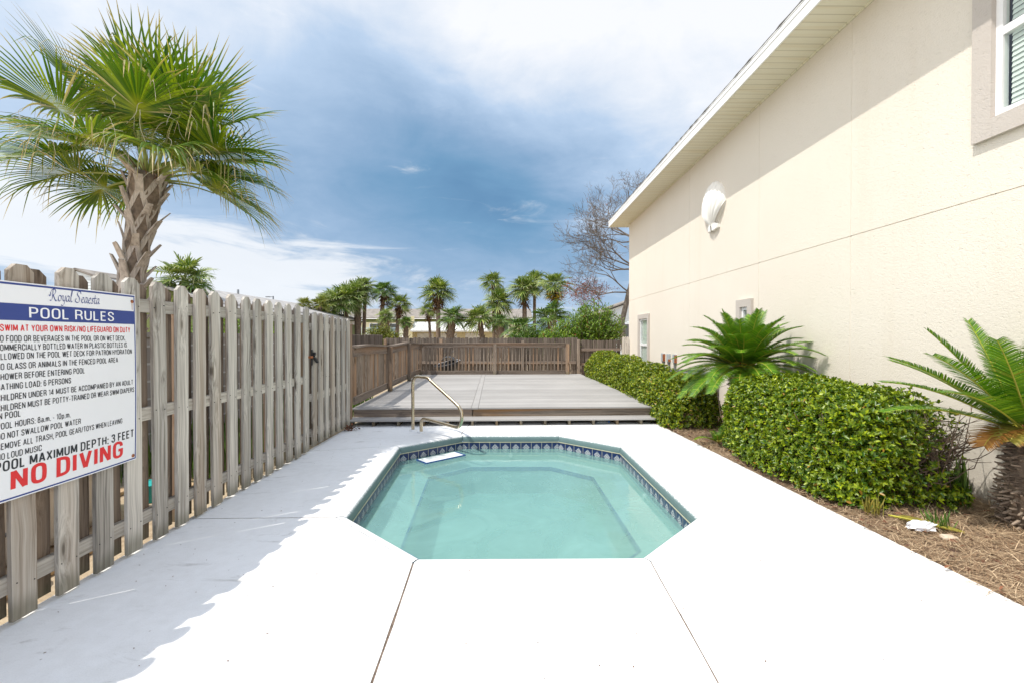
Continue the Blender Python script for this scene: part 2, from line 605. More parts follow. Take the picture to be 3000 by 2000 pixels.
MAT['hedge'] = foliage("hedge_leaf", (0.026, 0.090, 0.008), (0.40, 0.48, 0.016), rough=0.34, trans=0.24, rare=(0.36, 0.20, 0.03), rare_amt=0.018)
MAT['hedge_far'] = foliage("far_hedge_leaf", (0.030, 0.095, 0.008), (0.46, 0.50, 0.020), rough=0.36, trans=0.24, rare=(0.36, 0.22, 0.05), rare_amt=0.03)
MAT['twig'] = plain("hedge_twig", (0.17, 0.12, 0.085), 0.9, 0, 0.3, 20)
MAT['bark'] = plain("grey_tree_bark", (0.17, 0.14, 0.112), 0.95, 0, 0.3, 12)
MAT['oleander'] = foliage("oleander_leaf", (0.055, 0.145, 0.012), (0.36, 0.48, 0.06), rough=0.45, trans=0.25, rare=(0.42, 0.06, 0.06), rare_amt=0.012)
MAT['red_leaf'] = foliage("red_autumn_leaf", (0.20, 0.055, 0.04), (0.36, 0.15, 0.10), rough=0.6, trans=0.2)
MAT['straw'] = foliage("pine_straw", (0.20, 0.115, 0.060), (0.72, 0.55, 0.36), rough=0.8, trans=0.0)
MAT['grass'] = foliage("weed_grass", (0.05, 0.12, 0.015), (0.20, 0.30, 0.05), rough=0.5, trans=0.2)
MAT['dryleaf'] = foliage("dry_leaf", (0.08, 0.045, 0.03), (0.30, 0.12, 0.06), rough=0.8, trans=0.1)
MAT['siding'] = plain("white_siding", (0.70, 0.74, 0.74), 0.6, 0, 0.05)
MAT['cream'] = plain("cream_render", (0.74, 0.66, 0.42), 0.8, 0, 0.06, 2)
MAT['metal_roof'] = plain("white_metal_roof", (0.74, 0.73, 0.69), 0.45, 0.0, 0.05, 2)
MAT['shingle'] = plain("brown_shingles", (0.25, 0.22, 0.19), 0.9, 0, 0.35, 2.4, 0.4)
MAT['grey_shingle'] = plain("pale_grey_shingles", (0.37, 0.35, 0.33), 0.9, 0, 0.3, 3.0, 0.4)
MAT['dark_shingle'] = plain("dark_shingle_edge", (0.13, 0.12, 0.11), 0.9, 0, 0.3, 6, 0.3)
MAT['pale_blue'] = plain("pale_blue_paint", (0.42, 0.56, 0.62), 0.6)
MAT['green_paint'] = plain("olive_green_wall", (0.14, 0.17, 0.05), 0.7)
MAT['rock'] = plain("pale_rock", (0.55, 0.46, 0.36), 0.9, 0, 0.3, 14, 0.4)
MAT['bag'] = plain("white_plastic_bag", (0.78, 0.80, 0.84), 0.35, 0, 0.05, 20)
MAT['bottle'] = glassy("clear_plastic", (0.80, 0.88, 0.92))
MAT['bluecap'] = plain("blue_plastic", (0.03, 0.13, 0.42), 0.4)
MAT['teal_plastic'] = plain("teal_plastic", (0.03, 0.40, 0.38), 0.45)
MAT['white_plastic'] = plain("white_tub_plastic", (0.78, 0.76, 0.74), 0.4, 0, 0.05, 3)
MAT['timber'] = wood("raw_timber", (0.58, 0.42, 0.26), (0.33, 0.22, 0.13), 'Y')


def make_concrete():
    m_, t, b = new_mat("white_painted_concrete")
    tc = t.n("ShaderNodeTexCoord")
    v = tc.outputs["Object"]
    n1 = t.noise(v, 1.1, 6, 0.6)
    n2 = t.noise(v, 14, 5, 0.6)
    n3 = t.noise(v, 150, 3, 0.6)
    col = t.ramp(t.m('ADD', t.m('MULTIPLY', n1, 0.6), t.m('MULTIPLY', n2, 0.4)), [(0.30, (0.74, 0.735, 0.72)), (0.55, (0.83, 0.83, 0.825)), (0.8, (0.85, 0.85, 0.845))])
    col = t.mix(t.m('MULTIPLY', t.sstep(n3, 0.45, 0.75), 0.22), col, (0.50, 0.50, 0.50))
    # scuffs and small stains
    st = t.noise(t.scale(v, (1.6, 5.0, 1), (4, 2, 0)), 1.7, 6, 0.7, 0.8)
    col = t.mix(t.m('MULTIPLY', t.sstep(st, 0.57, 0.72), 0.62), col, (0.46, 0.445, 0.42))
    sp = t.voronoi(v, 7.0)
    col = t.mix(t.m('MULTIPLY', t.sstep(sp, 0.055, 0.02), t.sstep(n2, 0.45, 0.55)), col, (0.24, 0.20, 0.16))
    # blue-grey grime on the rolled edge below the top surface
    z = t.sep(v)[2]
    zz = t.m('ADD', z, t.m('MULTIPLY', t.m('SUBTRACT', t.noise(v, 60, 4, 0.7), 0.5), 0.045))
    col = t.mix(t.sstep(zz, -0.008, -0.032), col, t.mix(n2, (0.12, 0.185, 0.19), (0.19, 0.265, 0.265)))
    t.put(b.inputs["Base Color"], col)
    b.inputs["Roughness"].default_value = 0.8
    b.inputs["Specular IOR Level"].default_value = 0.25
    bump(t, b, t.m('ADD', t.m('MULTIPLY', n3, 0.6), t.m('MULTIPLY', n2, 1.0)), 0.28, 0.004)
    return m_


MAT['concrete'] = make_concrete()
MAT['joint'] = plain("joint_dirt", (0.16, 0.115, 0.085), 0.95, 0, 0.55, 60)


def make_stucco(name, c0, c1, soft=1.0):
    m_, t, b = new_mat(name)
    tc = t.n("ShaderNodeTexCoord")
    v = tc.outputs["Object"]
    n1 = t.noise(v, 0.55, 4, 0.55)
    col = t.ramp(n1, [(0.3, c0), (0.7, c1)])
    # rain streaks running down
    n2 = t.noise(t.scale(v, (1, 2.2, 0.16)), 1.3, 5, 0.6)
    col = t.mix(t.m('MULTIPLY', t.sstep(n2, 0.55, 0.75), 0.07), col, (0.55, 0.42, 0.26))
    t.put(b.inputs["Base Color"], col)
    b.inputs["Roughness"].default_value = 0.9
    b.inputs["Specular IOR Level"].default_value = 0.15
    vo = t.voronoi(v, 34.0, 'SMOOTH_F1')
    h = t.m('ADD', t.m('MULTIPLY', t.noise(t.scale(v, (1, 1, 1.2)), 75, 4, 0.6, 0.25), 1.0), t.m('MULTIPLY', vo, 0.35))
    pit = t.sstep(t.noise(t.scale(v, (20, 20, 62)), 1.0, 3, 0.6, 0.5), 0.60, 0.72)
    h = t.m('SUBTRACT', h, t.m('MULTIPLY', pit, 0.8))
    bump(t, b, h, 0.55 * soft, 0.008)
    return m_


MAT['stucco'] = make_stucco("cream_stucco", (0.74, 0.675, 0.585), (0.77, 0.71, 0.62))
MAT['stucco_trim'] = make_stucco("grey_stucco_trim", (0.50, 0.455, 0.41), (0.55, 0.50, 0.455))


def make_soffit():
    m_, t, b = new_mat("vented_soffit")
    tc = t.n("ShaderNodeTexCoord")
    v = tc.outputs["Object"]
    x, y, z = t.sep(v)
    p = t.m('FRACT', t.m('DIVIDE', y, 0.14))
    groove = t.m('LESS_THAN', t.m('ABSOLUTE', t.m('SUBTRACT', p, 0.5)), 0.05)
    row = t.m('FLOOR', t.m('DIVIDE', y, 0.14))
    wn = t.n("ShaderNodeTexWhiteNoise", noise_dimensions='1D')
    t.link(row, wn.inputs["W"])
    st = t.noise(t.scale(v, (0.7, 9, 1)), 1.4, 4)
    col = t.mix(t.m('MULTIPLY', t.sstep(st, 0.45, 0.7), 0.30), (0.80, 0.765, 0.62), (0.66, 0.52, 0.27))
    col = t.mix(t.m('MULTIPLY', wn.outputs[0], 0.12), col, (0.6, 0.55, 0.42))
    col = t.mix(t.m('MULTIPLY', groove, 0.45), col, (0.30, 0.25, 0.15))
    hx = t.m('FRACT', t.m('MULTIPLY', x, 46))
    hy = t.m('FRACT', t.m('MULTIPLY', y, 64))
    dot = t.m('MULTIPLY', t.m('LESS_THAN', hx, 0.4), t.m('LESS_THAN', hy, 0.4))
    col = t.mix(t.m('MULTIPLY', dot, 0.3), col, (0.2, 0.17, 0.1))
    t.put(b.inputs["Base Color"], col)
    b.inputs["Roughness"].default_value = 0.55
    return m_


MAT['soffit'] = make_soffit()


def make_ground(name, c0, c1, c2, scale=1.0):
    m_, t, b = new_mat(name)
    tc = t.n("ShaderNodeTexCoord")
    v = tc.outputs["Object"]
    n1 = t.noise(v, 0.8 * scale, 6, 0.6)
    n2 = t.noise(v, 22 * scale, 6, 0.65)
    col = t.ramp(t.m('ADD', t.m('MULTIPLY', n1, 0.5), t.m('MULTIPLY', n2, 0.5)), [(0.35, c0), (0.5, c1), (0.65, c2)])
    t.put(b.inputs["Base Color"], col)
    b.inputs["Roughness"].default_value = 0.95
    bump(t, b, n2, 0.6, 0.02)
    return m_


MAT['sand'] = make_ground("sandy_ground", (0.30, 0.22, 0.14), (0.46, 0.36, 0.24), (0.58, 0.48, 0.34))
MAT['mulch'] = make_ground("mulch_soil", (0.11, 0.065, 0.042), (0.23, 0.155, 0.10), (0.38, 0.28, 0.18), 1.6)


def make_deckboards():
    m_, t, b = new_mat("grey_composite_decking")
    tc = t.n("ShaderNodeTexCoord")
    v = tc.outputs["Object"]
    geo = t.n("ShaderNodeNewGeometry")
    rn = geo.outputs["Random Per Island"]
    n1 = t.noise(t.scale(v, (0.7, 26, 26)), 1.0, 5, 0.6)
    n2 = t.noise(v, 0.9, 5, 0.6)
    col = t.ramp(t.m('ADD', t.m('MULTIPLY', n1, 0.6), t.m('MULTIPLY', n2, 0.4)), [(0.3, (0.285, 0.272, 0.257)), (0.7, (0.425, 0.408, 0.388))])
    br = t.m('ADD', 0.88, t.m('MULTIPLY', rn, 0.20))
    col = t.mix(1.0, col, t.comb(br, br, br), 'MULTIPLY')
    t.put(b.inputs["Base Color"], col)
    b.inputs["Roughness"].default_value = 0.75
    b.inputs["Specular IOR Level"].default_value = 0.25
    y = t.sep(v)[1]
    bump(t, b, t.m('ADD', n1, t.m('MULTIPLY', t.m('SINE', t.m('MULTIPLY', y, 520)), 0.25)), 0.3, 0.004)
    return m_


MAT['decking'] = make_deckboards()


def make_tile():
    m_, t, b = new_mat("navy_diamond_tile")
    uvn = t.n("ShaderNodeUVMap", uv_map="uv")
    x, y, _ = t.sep(uvn.outputs[0])
    a = t.m('SUBTRACT', t.m('FRACT', x), 0.5)
    c = t.m('SUBTRACT', y, 0.5)
    aa, cc = t.m('ABSOLUTE', a), t.m('ABSOLUTE', c)
    dia = t.m('ADD', aa, cc)
    white = t.m('LESS_THAN', dia, 0.34)
    line = t.m('LESS_THAN', t.m('ABSOLUTE', t.m('SUBTRACT', dia, 0.30)), 0.022)
    # four petals inside the diamond
    pet = t.m('MULTIPLY', aa, cc)
    flower = t.m('MULTIPLY', t.m('LESS_THAN', t.m('ABSOLUTE', t.m('SUBTRACT', pet, 0.006)), 0.0038), t.m('LESS_THAN', dia, 0.25))
    dot = t.m('LESS_THAN', t.m('ADD', t.m('MULTIPLY', a, a), t.m('MULTIPLY', c, c)), 0.0016)
    ink = t.m('MAXIMUM', t.m('MAXIMUM', line, flower), dot)
    w2 = t.m('MULTIPLY', white, t.m('SUBTRACT', 1.0, ink))
    tcn = t.n("ShaderNodeTexCoord")
    nn = t.noise(tcn.outputs["Object"], 9, 5)
    navy = t.mix(nn, (0.005, 0.014, 0.070), (0.014, 0.034, 0.13))
    col = t.mix(w2, navy, (0.72, 0.72, 0.70))
    grout = t.m('MAXIMUM', t.m('GREATER_THAN', aa, 0.482), t.m('GREATER_THAN', cc, 0.475))
    col = t.mix(grout, col, (0.55, 0.53, 0.42))
    t.put(b.inputs["Base Color"], col)
    t.put(b.inputs["Roughness"], t.m('ADD', 0.3, t.m('MULTIPLY', grout, 0.5)))
    return m_


MAT['tile'] = make_tile()
MAT['plaster'] = plain("aqua_pool_plaster", (0.46, 0.58, 0.56), 0.6, 0, 0.06, 3)
MAT['floor_plaster'] = plain("aqua_pool_floor", (0.30, 0.47, 0.455), 0.6, 0, 0.06, 2)
MAT['trim_tile'] = plain("navy_trim_tile", (0.02, 0.07, 0.26), 0.25, 0, 0.3, 20)
MAT['step_white'] = plain("white_step_tile", (0.72, 0.76, 0.74), 0.5, 0, 0.06, 8)
MAT['grout'] = plain("cream_grout", (0.58, 0.54, 0.38), 0.8, 0, 0.15, 12)
MAT['steel'] = plain("tarnished_stainless_tube", (0.58, 0.48, 0.34), 0.26, 1.0, 0.12, 9)


def make_water():
    m_, t, b = new_mat("cloudy_pool_water")
    out = m_.node_tree.nodes["Material Output"]
    tc = t.n("ShaderNodeTexCoord")
    v = tc.outputs["Object"]
    n1 = t.noise(v, 3.0, 2, 0.5, 0.6)
    n2 = t.noise(t.scale(v, (1, 1.6, 1)), 17, 3, 0.55, 0.5)
    amp = t.sstep(t.noise(v, 0.9, 2), 0.35, 0.7)
    h = t.m('ADD', n1, t.m('MULTIPLY', t.m('MULTIPLY', n2, amp), 0.30))
    bp = t.n("ShaderNodeBump")
    bp.inputs["Strength"].default_value = 0.085
    bp.inputs["Distance"].default_value = 0.03
    t.link(h, bp.inputs["Height"])
    df = t.n("ShaderNodeBsdfDiffuse")
    df.inputs[0].default_value = (0.255, 0.465, 0.42, 1)
    tr = t.n("ShaderNodeBsdfTransparent")
    tr.inputs[0].default_value = (0.80, 0.95, 0.93, 1)
    gl = t.n("ShaderNodeBsdfGlossy")
    gl.inputs["Roughness"].default_value = 0.02
    t.link(bp.outputs[0], gl.inputs["Normal"])
    m1 = t.n("ShaderNodeMixShader")
    t.link(t.m('ADD', 0.50, t.m('MULTIPLY', t.m('SUBTRACT', t.noise(v, 1.6, 4, 0.6, 1.5), 0.5), 0.42)), m1.inputs[0])
    t.link(tr.outputs[0], m1.inputs[1])
    t.link(df.outputs[0], m1.inputs[2])
    lw = t.n("ShaderNodeLayerWeight")
    lw.inputs["Blend"].default_value = 0.5
    t.link(bp.outputs[0], lw.inputs["Normal"])
    m2 = t.n("ShaderNodeMixShader")
    t.link(t.m('ADD', 0.02, t.m('MULTIPLY', t.m('POWER', lw.outputs["Facing"], 5.0), 0.98), clamp=True), m2.inputs[0])
    t.link(m1.outputs[0], m2.inputs[1])
    t.link(gl.outputs[0], m2.inputs[2])
    t.link(m2.outputs[0], out.inputs[0])
    return m_


MAT['water'] = make_water()


def make_block():
    m_, t, b = new_mat("concrete_block")
    tc = t.n("ShaderNodeTexCoord")
    v = tc.outputs["Object"]
    x, y, z = t.sep(v)
    br = t.n("ShaderNodeTexBrick")
    t.link(t.comb(y, z, 0.0), br.inputs["Vector"])
    br.inputs["Scale"].default_value = 1.0
    br.inputs["Brick Width"].default_value = 0.40
    br.inputs["Row Height"].default_value = 0.20
    br.inputs["Mortar Size"].default_value = 0.012
    br.inputs["Color1"].default_value = (0.28, 0.245, 0.21, 1)
    br.inputs["Color2"].default_value = (0.36, 0.32, 0.28, 1)
    br.inputs["Mortar"].default_value = (0.52, 0.49, 0.45, 1)
    t.link(br.outputs[0], b.inputs["Base Color"])
    b.inputs["Roughness"].default_value = 0.95
    bump(t, b, t.noise(v, 40, 4), 0.5, 0.01)
    return m_


MAT['block'] = make_block()
MAT['navy'] = plain("navy_ink", (0.030, 0.055, 0.235), 0.5, 0, 0.04)
MAT['ink_black'] = plain("charcoal_ink", (0.020, 0.022, 0.028), 0.5, 0, 0.05)
MAT['ink_red'] = plain("red_ink", (0.68, 0.022, 0.025), 0.5, 0, 0.04)
MAT['ink_white'] = plain("white_ink", (0.85, 0.85, 0.87), 0.5, 0, 0.02)
MAT['sign_white'] = plain("white_sign_sheet", (0.80, 0.805, 0.82), 0.32, 0, 0.02, 2)


# ------------------------------------------------------------------ polygon helpers
def inset(poly, d):
    """offset a convex CCW polygon inwards by d (outwards if d < 0)"""
    n = len(poly)
    out = []
    for i in range(n):
        p0, p1, p2 = Vector(poly[i - 1]), Vector(poly[i]), Vector(poly[(i + 1) % n])
        e1, e2 = (p1 - p0).normalized(), (p2 - p1).normalized()
        n1, n2 = Vector((-e1.y, e1.x)), Vector((-e2.y, e2.x))
        b = (n1 + n2)
        b = b / (1.0 + n1.dot(n2))
        q = p1 + b * d
        out.append((q.x, q.y))
    return out


OCT = [(-0.567, 2.985), (0.885, 2.985), (1.514, 3.635), (1.49, 5.985), (0.75, 6.665), (-0.652, 6.665), (-1.41, 6.0), (-1.285, 3.677)]
WATER_Z = -0.20

# ------------------------------------------------------------------ ground
GZ = -0.07


def flat(name, rects, z, m_):
    b = MB()
    for (x0, x1, y0, y1) in rects:
        b.add([(x0, y0, z), (x1, y0, z), (x1, y1, z), (x0, y1, z)], [(0, 1, 2, 3)])
    return tag(b.build(name, m_), kind='structure')


flat("ground", [(-300, -1.7, -40, 600), (1.75, 300, -40, 600), (-1.7, 1.75, -40, 2.7), (-1.7, 1.75, 6.9, 600)], GZ, MAT['sand'])


def rx(y):      # right edge of the patio
    return 2.5 + (7.27 - y) * 0.054


PATIO_L, PATIO_F, PATIO_B = -2.53, -2.6, 7.72


def make_patio():
    b = MB()
    prof = [(0.085, 0.0), (0.055, -0.001), (0.034, -0.006), (0.017, -0.016), (0.006, -0.031), (0.001, -0.05), (0.0, -0.075), (0.002, -0.098), (0.03, -0.10)]
    rings = [inset(OCT, -o) for o, _ in prof]
    top = rings[0]
    ends = [(-0.40, PATIO_F), (0.70, PATIO_F), (rx(3.6), 3.60), (rx(5.75), 5.75), (0.70, PATIO_B), (-0.60, PATIO_B), (PATIO_L, 5.74), (PATIO_L, 3.62)]
    corner_pts = {1: [(rx(PATIO_F), PATIO_F)], 3: [(rx(PATIO_B), PATIO_B)], 5: [(PATIO_L, PATIO_B)], 7: [(PATIO_L, PATIO_F)]}
    # half width of the open joint at each corner
    gap = [0.0062, 0.0040, 0.0050, 0.0034, 0.0030, 0.0050, 0.0050, 0.0070]

    def wob_line(p, q, n, amp, seed):
        r_ = random.Random(seed)
        p, q = Vector(p), Vector(q)
        d = (q - p)
        nn = Vector((-d.y, d.x)).normalized()
        pts = []
        w = 0
        for k in range(n + 1):
            if 0 < k < n:
                w = w * 0.6 + r_.uniform(-amp, amp)
            else:
                w = 0
            pts.append(p + d * (k / n) + nn * w)
        return pts
    joints = []
    for i in range(8):
        joints.append(wob_line(top[i], ends[i], 26 if i in (0, 1) else 14, 0.004 if i == 0 else 0.0016, i))

    def side(i, sgn):
        """joint polyline i moved sideways by its half gap"""
        pts = joints[i]
        res = []
        for k, p in enumerate(pts):
            d = (pts[min(k + 1, len(pts) - 1)] - pts[max(k - 1, 0)]).normalized()
            g = gap[i]
            if i in (0, 1):
                g *= random.Random(k * 7 + 3 + (sgn > 0) * 50).uniform(0.6, 1.5)
            nn = Vector((-d.y, d.x)) * g * sgn
            res.append(p + nn)
        return res
    for i in range(8):
        j = (i + 1) % 8
        e = (Vector(top[j]) - Vector(top[i])).normalized()
        # sign of the offset that moves joint i towards this slab
        d0 = joints[i][-1] - joints[i][0]
        si = 1 if Vector((-d0.y, d0.x)).dot(e) > 0 else -1
        d1 = joints[j][-1] - joints[j][0]
        sj = 1 if Vector((-d1.y, d1.x)).dot(-e) > 0 else -1
        A, B = side(i, si), side(j, sj)
        loop = [tuple(p) for p in A] + corner_pts.get(i, []) + [tuple(p) for p in reversed(B)]
        halves = [loop]
        if i == 6:
            # hairline joint across the left-hand slab, parallel to its neighbours
            ym = 5.10
            tl, tr_ = top[6], top[7]
            f = (tl[1] - ym) / (tl[1] - tr_[1])
            xm = tl[0] + (tr_[0] - tl[0]) * f
            up = [tuple(p) for p in A] + [(PATIO_L, ym + 0.0015), (xm, ym + 0.0015)]
            lo = [(xm, ym - 0.0015), (PATIO_L, ym - 0.0015)] + [tuple(p) for p in reversed(B)]
            halves = [up, lo]
        for lp in halves:
            n = len(lp)
            area = sum(lp[k][0] * lp[(k + 1) % n][1] - lp[(k + 1) % n][0] * lp[k][1] for k in range(n))
            if area < 0:
                lp = lp[::-1]
            vs = [(p[0], p[1], 0.0) for p in lp] + [(p[0], p[1], -0.10) for p in lp]
            fs = [list(range(n))]
            for k in range(n):
                k2 = (k + 1) % n
                fs.append((k, n + k, n + k2, k2))
            b.add(vs, fs)
        # rolled edge
        gi, gj = gap[i] * 1.0, gap[j] * 1.0
        vs = []
        SEG = 10
        for ring, (o, z) in zip(rings, prof):
            p, q = Vector(ring[i]) + e * gi, Vector(ring[j]) - e * gj
            for k in range(SEG + 1):
                r_ = p + (q - p) * (k / SEG)
                vs.append((r_.x, r_.y, z))
        fs = []
        for a in range(len(prof) - 1):
            for k in range(SEG):
                fs.append((a * (SEG + 1) + k, a * (SEG + 1) + k + 1, (a + 1) * (SEG + 1) + k + 1, (a + 1) * (SEG + 1) + k))
        b.add(vs, fs)
    # dirt packed in the joints, a little below the surface
    fl = [0.012, 0.008, 0.008, 0.006, 0.006, 0.009, 0.008, 0.010]
    for i in range(8):
        pts = joints[i]
        vs, fs = [], []
        for k, p in enumerate(pts):
            d = (pts[min(k + 1, len(pts) - 1)] - pts[max(k - 1, 0)]).normalized()
            nn = Vector((-d.y, d.x)) * fl[i]
            dz = -0.0035 if k % 3 else -0.005
            vs += [(p.x + nn.x, p.y + nn.y, dz), (p.x - nn.x, p.y - nn.y, dz)]
            if k:
                fs.append((2 * k - 2, 2 * k - 1, 2 * k + 1, 2 * k))
        b.add(vs, fs, 1)
    return tag(b.build("pavement", [MAT['concrete'], MAT['joint']]), kind='structure')


make_patio()


# ------------------------------------------------------------------ pool
def make_pool():
    root = empty("swimming_pool", (0, 0, 0), "small eight sided pool basin with navy diamond tile band in white concrete", "pool")
    # tile band
    b = MB()
    band = inset(OCT, -0.004)
    z0, z1 = -0.105, -0.105 - 0.1524
    for i in range(8):
        j = (i + 1) % 8
        p, q = Vector(band[i]), Vector(band[j])
        L = (q - p).length / 0.1524
        off = (1 - (L % 1)) / 2
        vs = [(p.x, p.y, z0), (q.x, q.y, z0), (q.x, q.y, z1), (p.x, p.y, z1)]
        b.add(vs, [(0, 1, 2, 3)], uvs=[[(off, 1), (off + L, 1), (off + L, 0), (off, 0)]])
    b.build("tile_band", MAT['tile'], root)
    # cream grout line under the coping
    g = MB()
    o2, i2 = inset(OCT, -0.006), inset(OCT, 0.002)
    for i in range(8):
        j = (i + 1) % 8
        vs = [(*o2[i], -0.0985), (*o2[j], -0.0985), (*i2[j], -0.0985), (*i2[i], -0.0985), (*i2[i], -0.107), (*i2[j], -0.107), (*o2[j], -0.107), (*o2[i], -0.107)]
        g.add(vs, [(0, 1, 2, 3), (3, 2, 5, 4), (4, 5, 6, 7)])
    g.build("grout_line", MAT['grout'], root)
    # shell: upper wall, bench, inner wall
    s = MB()
    inner = inset(OCT, 0.40)
    zb, zf = -0.36, -0.72

    def strip(r0, za, r1, zb_, mb, mat=0):
        for i in range(8):
            j = (i + 1) % 8
            mb.add([(*r0[i], za), (*r0[j], za), (*r1[j], zb_), (*r1[i], zb_)], [(0, 1, 2, 3)], mat)
    outw = inset(OCT, -0.003)
    strip(outw, z1, outw, zb, s)
    strip(inset(OCT, -0.003), zb, inner, zb, s)
    strip(inner, zb, inner, zf, s)
    s.build("shell", MAT['plaster'], root)
    fl = MB()
    fl.add([(*p, zf) for p in inset(OCT, 0.401)], [list(range(8))])
    fl.build("floor", MAT['floor_plaster'], root)
    # navy tile nosing on the bench edge
    e = MB()
    a, c = inset(OCT, 0.385), inset(OCT, 0.404)
    for i in range(8):
        j = (i + 1) % 8
        e.add([(*a[i], zb + .004), (*a[j], zb + .004), (*c[j], zb + .004), (*c[i], zb + .004), (*c[i], zb - .045), (*c[j], zb - .045)],
              [(0, 1, 2, 3), (3, 2, 5, 4)])
    e.build("bench_edge_tile", MAT['trim_tile'], root)
    # entry step in the far left corner
    G, Fp = Vector(OCT[6]), Vector(OCT[5])
    d = (Fp - G).normalized()
    nin = Vector((d.y, -d.x))
    # the tread shows as a pale slab just breaking the water
    mid = G + (Fp - G) * 0.50
    M = Matrix(((d.x, nin.x, 0), (d.y, nin.y, 0), (0, 0, 1)))
    st = MB()
    cpt = mid + nin * 0.20
    st.obox((cpt.x, cpt.y, -0.215), (0.60, 0.235, 0.045), M)
    so = st.build("step", MAT['step_white'], root)
    ed = MB()
    f1 = cpt + nin * 0.125
    ed.obox((f1.x, f1.y, -0.2125), (0.63, 0.018, 0.050), M)
    for sg in (-1, 1):
        f2 = cpt + d * (0.3085 * sg)
        ed.obox((f2.x, f2.y, -0.2125), (0.016, 0.230, 0.050), M)
    ed.build("edge_tile", MAT['trim_tile'], so)
    # wall returns / jet fittings
    for (i, f) in ((2, 0.12), (2, 0.55), (4, 0.5)):
        p, q = Vector(OCT[i]), Vector(OCT[(i + 1) % 8])
        w = p + (q - p) * f
        dd = (q - p).normalized()
        nn = Vector((-dd.y, dd.x))
        jb = MB()
        c3 = Vector((w.x, w.y, -0.295))
        jb.tube([c3 + Vector((nn.x, nn.y, 0)) * -0.01, c3 + Vector((nn.x, nn.y, 0)) * 0.02], [0.032, 0.028], 12)
        jb.build("jet_fitting", MAT['white_vinyl'], root)
    # water
    w = MB()
    ring = inset(OCT, -0.002)
    n = 8
    w.add([(*p, WATER_Z) for p in ring], [list(range(n))])
    tag(w.build("water", MAT['water']), kind='structure')


make_pool()


# ------------------------------------------------------------------ handrail
def catmull(pts, n=8):
    P = [Vector(p) for p in pts]
    P = [P[0] * 2 - P[1]] + P + [P[-1] * 2 - P[-2]]
    out = []
    for i in range(1, len(P) - 2):
        for k in range(n):
            s = k / n
            a, b, c, d = P[i - 1], P[i], P[i + 1], P[i + 2]
            out.append(0.5 * ((2 * b) + (-a + c) * s + (2 * a - 5 * b + 4 * c - d) * s * s + (-a + 3 * b - 3 * c + d) * s ** 3))
    out.append(P[-2])
    return out


def make_handrail():
    ox, oy = -1.45, 7.0
    dx, dy = 0.72, -0.694
    root = empty("pool_handrail", (ox, oy, 0), "bent stainless steel grab rail rising beside the pool", "handrail")
    prof = [(0, 0), (0, .25), (0, .5), (0, .70), (.012, .765), (.05, .815), (.12, .838), (.25, .840), (.36, .838), (.42, .820), (.48, .785), (.75, .655), (1.03, .520),
            (1.10, .475), (1.145, .41), (1.155, .33), (1.13, .255), (1.08, .208), (1.0, .198), (.8, .205), (.5, .216), (.32, .222), (.26, .208), (.222, .165), (.215, .11), (.215, 0)]
    pts = catmull([(l * dx, l * dy, z) for l, z in prof], 5)
    b = MB()
    b.tube(pts, 0.0240, 14)
    b.build("rail_tube", MAT['steel'], root, smooth=True)
    for l in (0, .215):
        c = MB()
        x, y = l * dx, l * dy
        c.tube([(x, y, 0.001), (x, y, 0.012), (x, y, 0.022)], [0.062, 0.058, 0.028], 20)
        c.build("base_cover", MAT['white_vinyl'], root, smooth=False)


make_handrail()


# ------------------------------------------------------------------ left picket fence + gate
FX = -2.465      # front face of the front pickets
PW, PT = 0.121, 0.023


def picket_mesh(h, w=PW, cut=0.035, seed=0, x_off=0.0):
    r_ = random.Random(seed)
    b = MB()
    # slightly bowed outline in several slices
    N = 9
    hs = [h * k / N for k in range(N)] + [h - cut, h]
    bow = r_.uniform(-0.006, 0.006)
    tw = r_.uniform(-0.004, 0.004)
    L, Rr = [], []
    for z in hs:
        f = z / h
        o = bow * math.sin(math.pi * f) + tw * f
        e = r_.uniform(-0.0018, 0.0018)
        c = cut * r_.uniform(0.85, 1.1) if z > h - 1e-6 else 0.0
        L.append((-w / 2 + o + e + c, z))
        Rr.append((w / 2 + o + r_.uniform(-0.0018, 0.0018) - c, z))
    n = len(hs)
    vs = []
    for (y0, z), (y1, _) in zip(L, Rr):
        wx = tw * 1.5 * (z / h)
        vs += [(wx, y0, z), (wx, y1, z), (wx - PT, y0, z), (wx - PT, y1, z)]
    fs = []
    for k in range(n - 1):
        a, c = 4 * k, 4 * (k + 1)
        fs += [(a, a + 1, c + 1, c), (a + 2, c + 2, c + 3, a + 3), (a, c, c + 2, a + 2), (a + 1, a + 3, c + 3, c + 1)]
    fs += [(0, 2, 3, 1), (4 * (n - 1), 4 * (n - 1) + 1, 4 * (n - 1) + 3, 4 * (n - 1) + 2)]
    b.add(vs, fs)
    return b


def add_picket(root, x, y, z, h, seed, w=PW, mk='picket'):
    b = picket_mesh(h, w, seed=seed)
    r_ = random.Random(seed + 9)
    for (z0, z1) in RAILS:
        for sg in (-1, 1):
            c = Vector((0.0, sg * 0.043 + r_.uniform(-.006, .006), 0.5 * (z0 + z1) - z + r_.uniform(-.02, .02)))
            b.tube([c - Vector((0.004, 0, 0)), c + Vector((0.0022, 0, 0))], 0.0036, 6, 1)
    o = b.build("picket", [MAT[mk], MAT['black']], root)
    o.location = Vector((x, y, z)) - root.location
    o.rotation_euler = (random.Random(seed + 5).uniform(-0.006, 0.006), 0, 0)
    # a couple of nail heads at each rail
    return o


def fence_x(y):
    return FX - 0.012 * max(0, y - 5.6)


RAILS = [(0.155, 0.245), (0.865, 0.955), (1.605, 1.695)]


